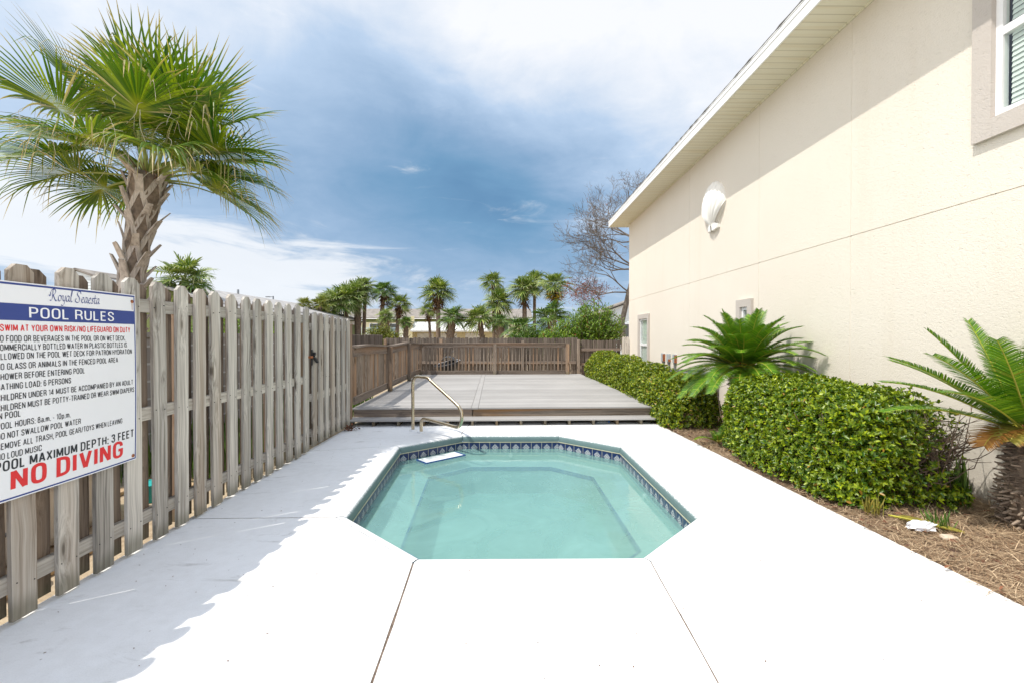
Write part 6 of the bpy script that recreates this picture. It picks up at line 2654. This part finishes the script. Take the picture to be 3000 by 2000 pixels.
# ------------------------------------------------------------------ bare tree, oleander, shrubs
def make_bare_tree():
    base = at(1836, 990, 23.5)
    root = empty("bare_tree", (base.x, base.y, GZ), "nearly leafless grey tree with reddish lower twigs behind the house corner", "tree")
    r_ = random.Random(23)
    b = MB()
    tips = []

    def grow(p, d, L, rad, depth):
        n = 4
        pts = [p.copy()]
        q = p.copy()
        dd = d.copy()
        for k in range(n):
            dd = (dd + Vector((r_.uniform(-.28, .28), r_.uniform(-.28, .28), r_.uniform(-.16, .20)))).normalized()
            q = q + dd * (L / n)
            pts.append(q.copy())
        b.tube(pts, [rad * (1 - 0.38 * k / n) for k in range(n + 1)], 6 if depth < 2 else (4 if depth < 4 else 3), cap=False)
        if depth >= 8:
            tips.append((pts[-1], dd))
            return
        k = 3 if depth in (2, 3, 4, 5) else 2
        for i in range(k):
            s = pts[r_.choice([2, 3, 4])] if i else pts[-1]
            nd = (dd + Vector((r_.uniform(-.8, .8), r_.uniform(-.8, .8), r_.uniform(-.42, .55)))).normalized()
            grow(s, nd, L * r_.uniform(.60, .78), max(0.0065, rad * 0.58), depth + 1)
    # trunk leaning, then long limbs
    p0 = Vector((0, 0, 0))
    trunk = [p0, Vector((-.16, 0, 1.3)), Vector((-.2, .1, 2.3)), Vector((.15, .1, 3.8)), Vector((.5, .1, 5.1)), Vector((.75, .1, 6.5))]
    b.tube(trunk, [.17, .15, .14, .13, .11, .08], 8)
    limbs = [(2, (-.85, -.1, .45), 1.35, .036), (3, (-.95, .1, .10), 1.75, .040), (3, (-.7, -.2, .5), 1.70, .040), (4, (-.95, .1, .15), 1.95, .042), (4, (-.75, .2, .45), 1.80, .05), (4, (-.9, -.3, -.15), 1.7, .05),
             (5, (-.9, 0, .15), 1.95, .05), (5, (-.7, .1, .55), 1.85, .045), (5, (-.8, -.2, -.2), 1.7, .045), (5, (-.3, .1, .8), 1.6, .045), (4, (.7, .1, .5), 1.6, .05), (5, (.5, .0, .8), 1.5, .05)]
    for k, d, L, rad in limbs:
        grow(trunk[k], Vector(d).normalized(), L * 0.88, rad, 2)
    b.build("branches", MAT['bark'], root)
    # sparse red leaves low down, a few dull ones above
    P, D = [], []
    for t_, d in tips:
        low = t_.z < 4.4 and r_.random() < 0.55
        if low or r_.random() < 0.05:
            for q in range(5 if low else 1):
                P.append(t_ + Vector((r_.uniform(-.2, .2), r_.uniform(-.2, .2), r_.uniform(-.2, .1))))
                D.append(Vector((r_.uniform(-1, 1), r_.uniform(-1, 1), r_.uniform(-1, .3))))
    if P:
        P, D = np.array([tuple(p) for p in P]), np.array([tuple(p) for p in D])
        n = len(P)
        V, Fq = leaves(P, D, rng.normal(0, 1, (n, 3)), 0.06 + .05 * rng.random(n), 0.035)
        arrays_mesh("leaves", V, Fq, MAT['red_leaf'], root)


make_bare_tree()


def make_oleander(name, c, sx, sy, h, n_stems, per, seed, label, mat_, leaf=0.17, cat="shrub"):
    root = empty(name, c, label, cat)
    r_ = np.random.default_rng(seed)
    rr = random.Random(seed)
    b = MB()
    PP, DD, NN = [], [], []
    for i in range(n_stems):
        a = rr.random() * 6.28
        k = math.sqrt(rr.random())
        top = Vector((math.cos(a) * k * sx, math.sin(a) * k * sy, h * (1 - 0.38 * k ** 2) * rr.uniform(0.70, 1.08)))
        s = Vector((top.x * 0.3, top.y * 0.3, 0))
        mid = s.lerp(top, 0.5) + Vector((rr.uniform(-.1, .1), rr.uniform(-.1, .1), 0.1 * h))
        b.tube([s, mid, top], [0.022, 0.014, 0.006], 4, cap=False)
        for q in range(per):
            f = 0.32 + 0.68 * (q / per)
            p = (s.lerp(mid, f * 2) if f < .5 else mid.lerp(top, f * 2 - 1)) + Vector((rr.gauss(0, .10), rr.gauss(0, .10), rr.gauss(0, .06)))
            ax = (top - mid).normalized()
            o = Vector((rr.gauss(0, 1), rr.gauss(0, 1), rr.gauss(0, .3))).normalized()
            PP.append(tuple(p))
            DD.append(tuple(ax * 0.75 + o * 0.8))
            NN.append(tuple(o * -0.6 + ax + Vector((rr.gauss(0, .2), rr.gauss(0, .2), 0))))
    b.build("stems", MAT['twig'], root)
    n = len(PP)
    V, Fq = leaves(np.array(PP), np.array(DD), np.array(NN), leaf * r_.uniform(.6, 1.2, n), leaf * 0.20, fold=.1)
    arrays_mesh("foliage", V, Fq, mat_, root)


c = at(1738, 990, 20.5)
make_oleander("oleander_bush", (c.x, c.y, GZ), 1.45, 1.0, 3.1, 240, 60, 61, "big bright green oleander bush above the fence beside the house", MAT['oleander'])
c = at(1640, 990, 20.0)
make_oleander("oleander_bush", (c.x, c.y, GZ), 0.95, 0.8, 2.15, 140, 50, 62, "lower oleander bush with red flowers left of the big one", MAT['oleander'])
c = at(1560, 990, 25)
make_oleander("garden_shrub", (c.x, c.y, GZ), 1.5, 0.8, 1.95, 170, 44, 66, "dark green shrub mass at the foot of the tall palm pair", MAT['bgpalm_d'], leaf=.24)
c = at(1118, 990, 31)
make_oleander("garden_shrub", (c.x, c.y, GZ), 1.3, 1.0, 2.3, 110, 40, 63, "yellow-green leafy shrub among the palm trunks behind the fence corner", MAT['bgpalm_y'], leaf=.24)
c = at(690, 960, 17)
make_oleander("garden_shrub", (c.x, c.y, GZ), 2.2, 0.8, 2.45, 150, 46, 64, "leafy yellow-green shrub peeping over the picket fence under the house eave", MAT['oleander'], leaf=.16)
c = at(20, 960, 9)
make_oleander("garden_shrub", (c.x, c.y, GZ), 0.9, 0.6, 2.62, 60, 30, 65, "dark shrub with yellow flowers behind the far left pickets", MAT['bgpalm_y'], leaf=.13)


# ------------------------------------------------------------------ buildings beyond
def gable_house(name, label, x0, x1, y0, y1, ze, zr, wall_m, roof_m, axis='Y', over=0.35, lap=True, cat="house"):
    root = empty(name, (0.5 * (x0 + x1), 0.5 * (y0 + y1), GZ), label, cat)

    def child(mb, nm, m_, par=None):
        o = mb.build(nm, m_, par or root)
        if par is None:
            o.location = -root.location
        return o
    b = MB()
    if lap:
        z = GZ
        while z < ze:
            z2 = min(z + 0.14, ze)
            for (xa, ya, xb, yb) in ((x0, y0, x1, y0), (x1, y0, x1, y1), (x1, y1, x0, y1), (x0, y1, x0, y0)):
                dv = Vector((yb - ya, -(xb - xa))).normalized() * 0.018
                b.add([(xa + dv.x, ya + dv.y, z), (xb + dv.x, yb + dv.y, z), (xb, yb, z2), (xa, ya, z2)], [(0, 1, 2, 3)])
            z = z2
    else:
        b.box(x0, x1, y0, y1, GZ, ze)
    if axis == 'Y':
        xm = 0.5 * (x0 + x1)
        b.add([(x0, y0, ze), (x1, y0, ze), (xm, y0, zr - 0.05)], [(0, 1, 2)])
        b.add([(x0, y1, ze), (x1, y1, ze), (xm, y1, zr - 0.05)], [(0, 1, 2)])
    child(b, "wall", wall_m)
    b = MB()
    if axis == 'Y':
        xm = 0.5 * (x0 + x1)
        for s, xe in ((-1, x0 - over), (1, x1 + over)):
            b.add([(xe, y0 - over, ze - 0.02), (xe, y1 + over, ze - 0.02), (xm, y1 + over, zr), (xm, y0 - over, zr),
                   (xe, y0 - over, ze + 0.08), (xe, y1 + over, ze + 0.08), (xm, y1 + over, zr + 0.10), (xm, y0 - over, zr + 0.10)],
                  [(0, 1, 2, 3), (4, 7, 6, 5), (0, 4, 5, 1), (0, 3, 7, 4), (1, 5, 6, 2)])
    else:
        ym = 0.5 * (y0 + y1)
        for ye in (y0 - over, y1 + over):
            b.add([(x0 - over, ye, ze - 0.02), (x1 + over, ye, ze - 0.02), (x1 + over, ym, zr), (x0 - over, ym, zr),
                   (x0 - over, ye, ze + 0.08), (x1 + over, ye, ze + 0.08), (x1 + over, ym, zr + 0.1), (x0 - over, ym, zr + 0.1)],
                  [(0, 1, 2, 3), (4, 7, 6, 5), (0, 4, 5, 1), (0, 3, 7, 4), (1, 5, 6, 2)])
    child(b, "roof", roof_m)
    b = MB()
    if axis == 'Y':
        for xe in (x0 - over, x1 + over):
            b.box(xe - 0.06, xe + 0.06, y0 - over, y1 + over, ze - 0.12, ze - 0.022)
    else:
        b.box(x0 - over, x1 + over, y0 - over - .06, y0 - over + .06, ze - 0.12, ze - 0.022)
    child(b, "gutter", MAT['white_vinyl'])
    return root, child


# long house to the left
root, child = gable_house("bungalow", "long white bungalow with low shingle roof beyond the picket fence", -18.5, -13.2, 20.2, 40.0, 2.90, 3.85, MAT['green_paint'], MAT['grey_shingle'], lap=False)
b = MB()
b.box(-13.19, -13.12, 20.3, 39.8, 2.45, 2.74)
child(b, "eave_board", MAT['white_paint'])
for y in (22.0, 26.0, 30.0, 34.0):
    b = MB()
    b.box(-13.2 + .002, -13.14, y, y + 1.2, 0.9, 2.0)
    wo = child(b, "window", MAT['white_vinyl'])
    b = MB()
    b.box(-13.139, -13.13, y + .08, y + 1.12, 0.98, 1.92)
    b.build("pane", MAT['dark'], wo)
b = MB()
b.tube([(-15.85, 27.0, 3.8), (-15.85, 27.0, 4.2)], 0.06, 8)
child(b, "vent_pipe", MAT['pipe'])
# near gable with lap siding
gable_house("gable_house", "white lap-sided gable peeking between pickets left of the big palm", -22.3, -20.7, 23.0, 26.0, 4.42, 4.75, MAT['siding'], MAT['shingle'], over=0.12, cat="house")

# apartment block far behind
root, child = gable_house("apartment_block", "long apartment block with beige shingle roof far behind the palms", -21.5, 2.6, 58.0, 68.0, 3.75, 5.15, MAT['cream'], MAT['shingle'], axis='X', over=0.6, lap=False, cat="apartments")
b = MB()
b.box(-21.5, 2.6, 57.97, 57.995, 3.25, 3.72)
child(b, "eave_shade_strip", MAT['green_paint'])  # dark strip coloured in as the shade under the eave
b = MB()
b.box(-21.0, -12.4, 56.6, 57.96, 1.35, 1.55)
bal = child(b, "balcony", MAT['white_paint'])
b = MB()
for k in range(60):
    x = -21.0 + 8.6 * k / 59
    b.box(x, x + 0.03, 56.6, 56.63, 1.551, 2.45)
b.box(-21.0, -12.4, 56.59, 56.64, 2.451, 2.52)
b.build("railing", MAT['pale_blue'], bal).location = (0, 0, 0)
for x in (-20, -17.5, -15, -12.5, -10, -7, -4, -1):
    b = MB()
    b.box(x, x + 1.2, 57.95, 57.992, 1.6, 3.1)
    wo = child(b, "window", MAT['white_vinyl'])
    b = MB()
    b.box(x + .08, x + 1.12, 57.94, 57.949, 1.68, 3.02)
    b.build("pane", MAT['dark'], wo)


# cream garage with white metal mansard
def make_garage():
    Y = 44.0
    xl, xr_ = at(1200, 0, Y).x, at(1475, 0, Y).x
    root = empty("garage_building", (0.5 * (xl + xr_), Y, GZ), "low cream building with white standing-seam roof behind the back fence", "building")

    def child(mb, nm, m_, par=None):
        o = mb.build(nm, m_, par or root)
        if par is None:
            o.location = -root.location
        return o
    zt, ze = CAM_H + (986 - 944) / F * Y, CAM_H + (986 - 968) / F * Y
    b = MB()
    b.box(xl, xr_, Y, Y + 8, GZ, zt - 0.05)
    b.box(xl - 0.05, xl + 0.50, Y - 1.0, Y - 0.002, GZ, zt + 0.08)
    child(b, "wall", MAT['cream'])
    b = MB()
    n = 34
    for k in range(n):
        x0 = xl + 0.6 + (xr_ - xl - 0.6) * k / n
        x1 = xl + 0.6 + (xr_ - xl - 0.6) * (k + 1) / n
        b.add([(x0 - 0.25, Y - 1.15, ze), (x1 - 0.25, Y - 1.15, ze), (x1, Y - 0.3, zt), (x0, Y - 0.3, zt)], [(0, 1, 2, 3)])
        b.add([(x0 - 0.25, Y - 1.15, ze), (x0 - 0.25, Y - 1.19, ze + .04), (x0, Y - 0.34, zt + .04), (x0, Y - 0.3, zt)], [(0, 1, 2, 3)])
        b.add([(x0 - 0.21, Y - 1.15, ze), (x0 - 0.25, Y - 1.19, ze + .04), (x0, Y - 0.34, zt + .04), (x0 + .04, Y - 0.3, zt)], [(0, 1, 2, 3)])
    b.box(xl + 0.52, xr_, Y - 0.29, Y - 0.01, zt - 0.1, zt - 0.005)
    child(b, "roof", MAT['metal_roof'])
    b = MB()
    b.box(xl + .35, xr_, Y - 1.22, Y - 1.153, ze - 0.14, ze - 0.002)
    child(b, "gutter", MAT['white_paint'])
    for x0 in (xl + 0.75, xl + 3.0, xl + 5.4):
        b = MB()
        b.box(x0, x0 + 1.6, Y - 0.03, Y - 0.002, GZ, ze - 0.25)
        child(b, "door", MAT['white_paint'])
    b = MB()
    b.box(xl + 0.25, xl + 0.55, Y - 0.55, Y - 0.25, zt + .081, zt + 0.55)
    child(b, "chimney", MAT['cream'])


make_garage()

# pale house behind the oleander
root, child = gable_house("white_house", "pale house seen between the oleander and the cream wall", 7.6, 16, 33.5, 42, 3.4, 5.0, MAT['siding'], MAT['shingle'], cat="house")
b = MB()
b.box(8.2, 9.0, 33.40, 33.478, 0.8, 2.4)
wo = child(b, "window", MAT['white_vinyl'])
b = MB()
b.box(8.26, 8.94, 33.38, 33.398, 0.86, 2.34)
b.build("pane", MAT['dark'], wo)

# street lamp far left
c = at(805, 990, 48)
root = empty("street_lamp", (c.x, c.y, GZ), "distant grey street lamp above the bungalow roof", "street lamp")
zt = CAM_H + (986 - 869) / F * 48
b = MB()
b.tube([(0, 0, 0), (0, 0, zt - GZ)], [0.09, 0.07], 8)
b.build("pole", MAT['dark_grey'], root)
b = MB()
b.tube([(0.0, 0, zt - GZ - 0.08), (-0.35, 0, zt - GZ - 0.06)], [0.035, 0.035], 6)
b.box(-0.75, -0.351, -0.12, 0.12, zt - GZ - 0.12, zt - GZ - 0.03)
b.build("lamp_head", MAT['dark_grey'], root)


# ------------------------------------------------------------------ yard behind the picket fence
def make_yard():
    root = empty("block_wall", (-4.2, 6.2, GZ), "brown concrete block wall seen through the picket gaps", "wall")
    b = MB()
    b.box(-0.1, 0.1, -1.95, 3.4, 0, 1.50)
    b.build("masonry", MAT['block'], root)
    b = MB()
    b.box(-0.12, 0.12, -1.97, 3.42, 1.501, 1.56)
    b.build("coping", MAT['block'], root)
    # white tub
    root = empty("plastic_tub", (-3.65, 3.25, GZ), "white rounded plastic tub lying behind the pickets under the sign", "tub")
    b = MB()
    n, m = 24, 6
    vs, fs = [], []
    for i in range(m + 1):
        f = i / m
        for k in range(n):
            a = 2 * math.pi * k / n
            ca, sa = math.cos(a), math.sin(a)
            r0 = (abs(ca) ** 3 + abs(sa) ** 3) ** (-1 / 3)
            vs.append((ca * r0 * (.40 + .08 * f), sa * r0 * (.62 + .10 * f), 0.02 + 0.46 * f))
    for i in range(m):
        for k in range(n):
            fs.append((i * n + k, i * n + (k + 1) % n, (i + 1) * n + (k + 1) % n, (i + 1) * n + k))
    fs.append(list(range(n))[::-1])
    b.add(vs, fs)
    o = b.build("basin", MAT['white_plastic'], root, smooth=True)
    s = o.modifiers.new("thickness", 'SOLIDIFY')
    s.thickness = 0.015
    r_ = MB()
    rim = [Vector(v) for v in vs[m * n:]]
    r_.tube(rim + [rim[0]], 0.025, 6)
    r_.build("rim", MAT['white_plastic'], root, smooth=True)
    # buckets
    for (x, y, h, rr, mk, lab) in ((-3.15, 2.10, .42, .13, 'white_plastic', "tall white bucket behind the leftmost pickets"), (-3.05, 2.62, .34, .12, 'black_plastic', "black crate-like bin behind the second picket gap"),
                                   (-3.30, 4.22, .16, .11, 'teal_plastic', "small teal bowl on the sand beside the white tub")):
        root = empty("bucket", (x, y, GZ), lab, "bucket")
        b = MB()
        b.tube([(0, 0, 0.0), (0, 0, 0.01), (0, 0, h * .6), (0, 0, h)], [rr * .82, rr * .84, rr * .94, rr], 18)
        b.build("body", MAT[mk], root, smooth=False)
        b = MB()
        pts = [(rr * math.cos(k * math.pi / 10), rr * math.sin(k * math.pi / 10), h) for k in range(21)]
        b.tube(pts, 0.010, 6)
        b.build("rim", MAT[mk], root, smooth=True)
    # loose timber
    labs = ["pale plank lying on the sand behind the fence, nearest the gate", "plank leaning over sand behind the middle pickets", "short board on the sand under the sign side of the fence"]
    for i, (x, y, L, rz) in enumerate(((-3.3, 5.2, 1.9, .15), (-3.7, 4.7, 1.7, -.10), (-2.95, 2.9, 0.9, .05))):
        b = MB()
        b.box(-.07, .07, -L / 2, L / 2, 0, .035)
        o = b.build("plank", MAT['timber'], bevel=0.003)
        o.location = (x, y, GZ + 0.002)
        o.rotation_euler = (0, 0, rz)
        tag(o, labs[i], "plank", "loose planks behind the fence")
    # tall grass by the wall
    n = 2200
    P = np.stack([rng.uniform(-4.05, -2.75, n), rng.uniform(4.6, 9.5, n), np.full(n, GZ)], 1)
    a = rng.random(n) * 6.28
    t_ = rng.random(n) * .5
    D = np.stack([np.cos(a) * t_, np.sin(a) * t_, np.ones(n)], 1)
    N = np.stack([np.cos(a), np.sin(a), -t_ + .2], 1)
    V, Fq = leaves(P, D, N, rng.uniform(.12, .55, n), 0.010, fold=.1, shape=(.3, .7, .5, .35))
    tag(arrays_mesh("tall_grass", V, Fq, MAT['grass']), kind='stuff')


make_yard()
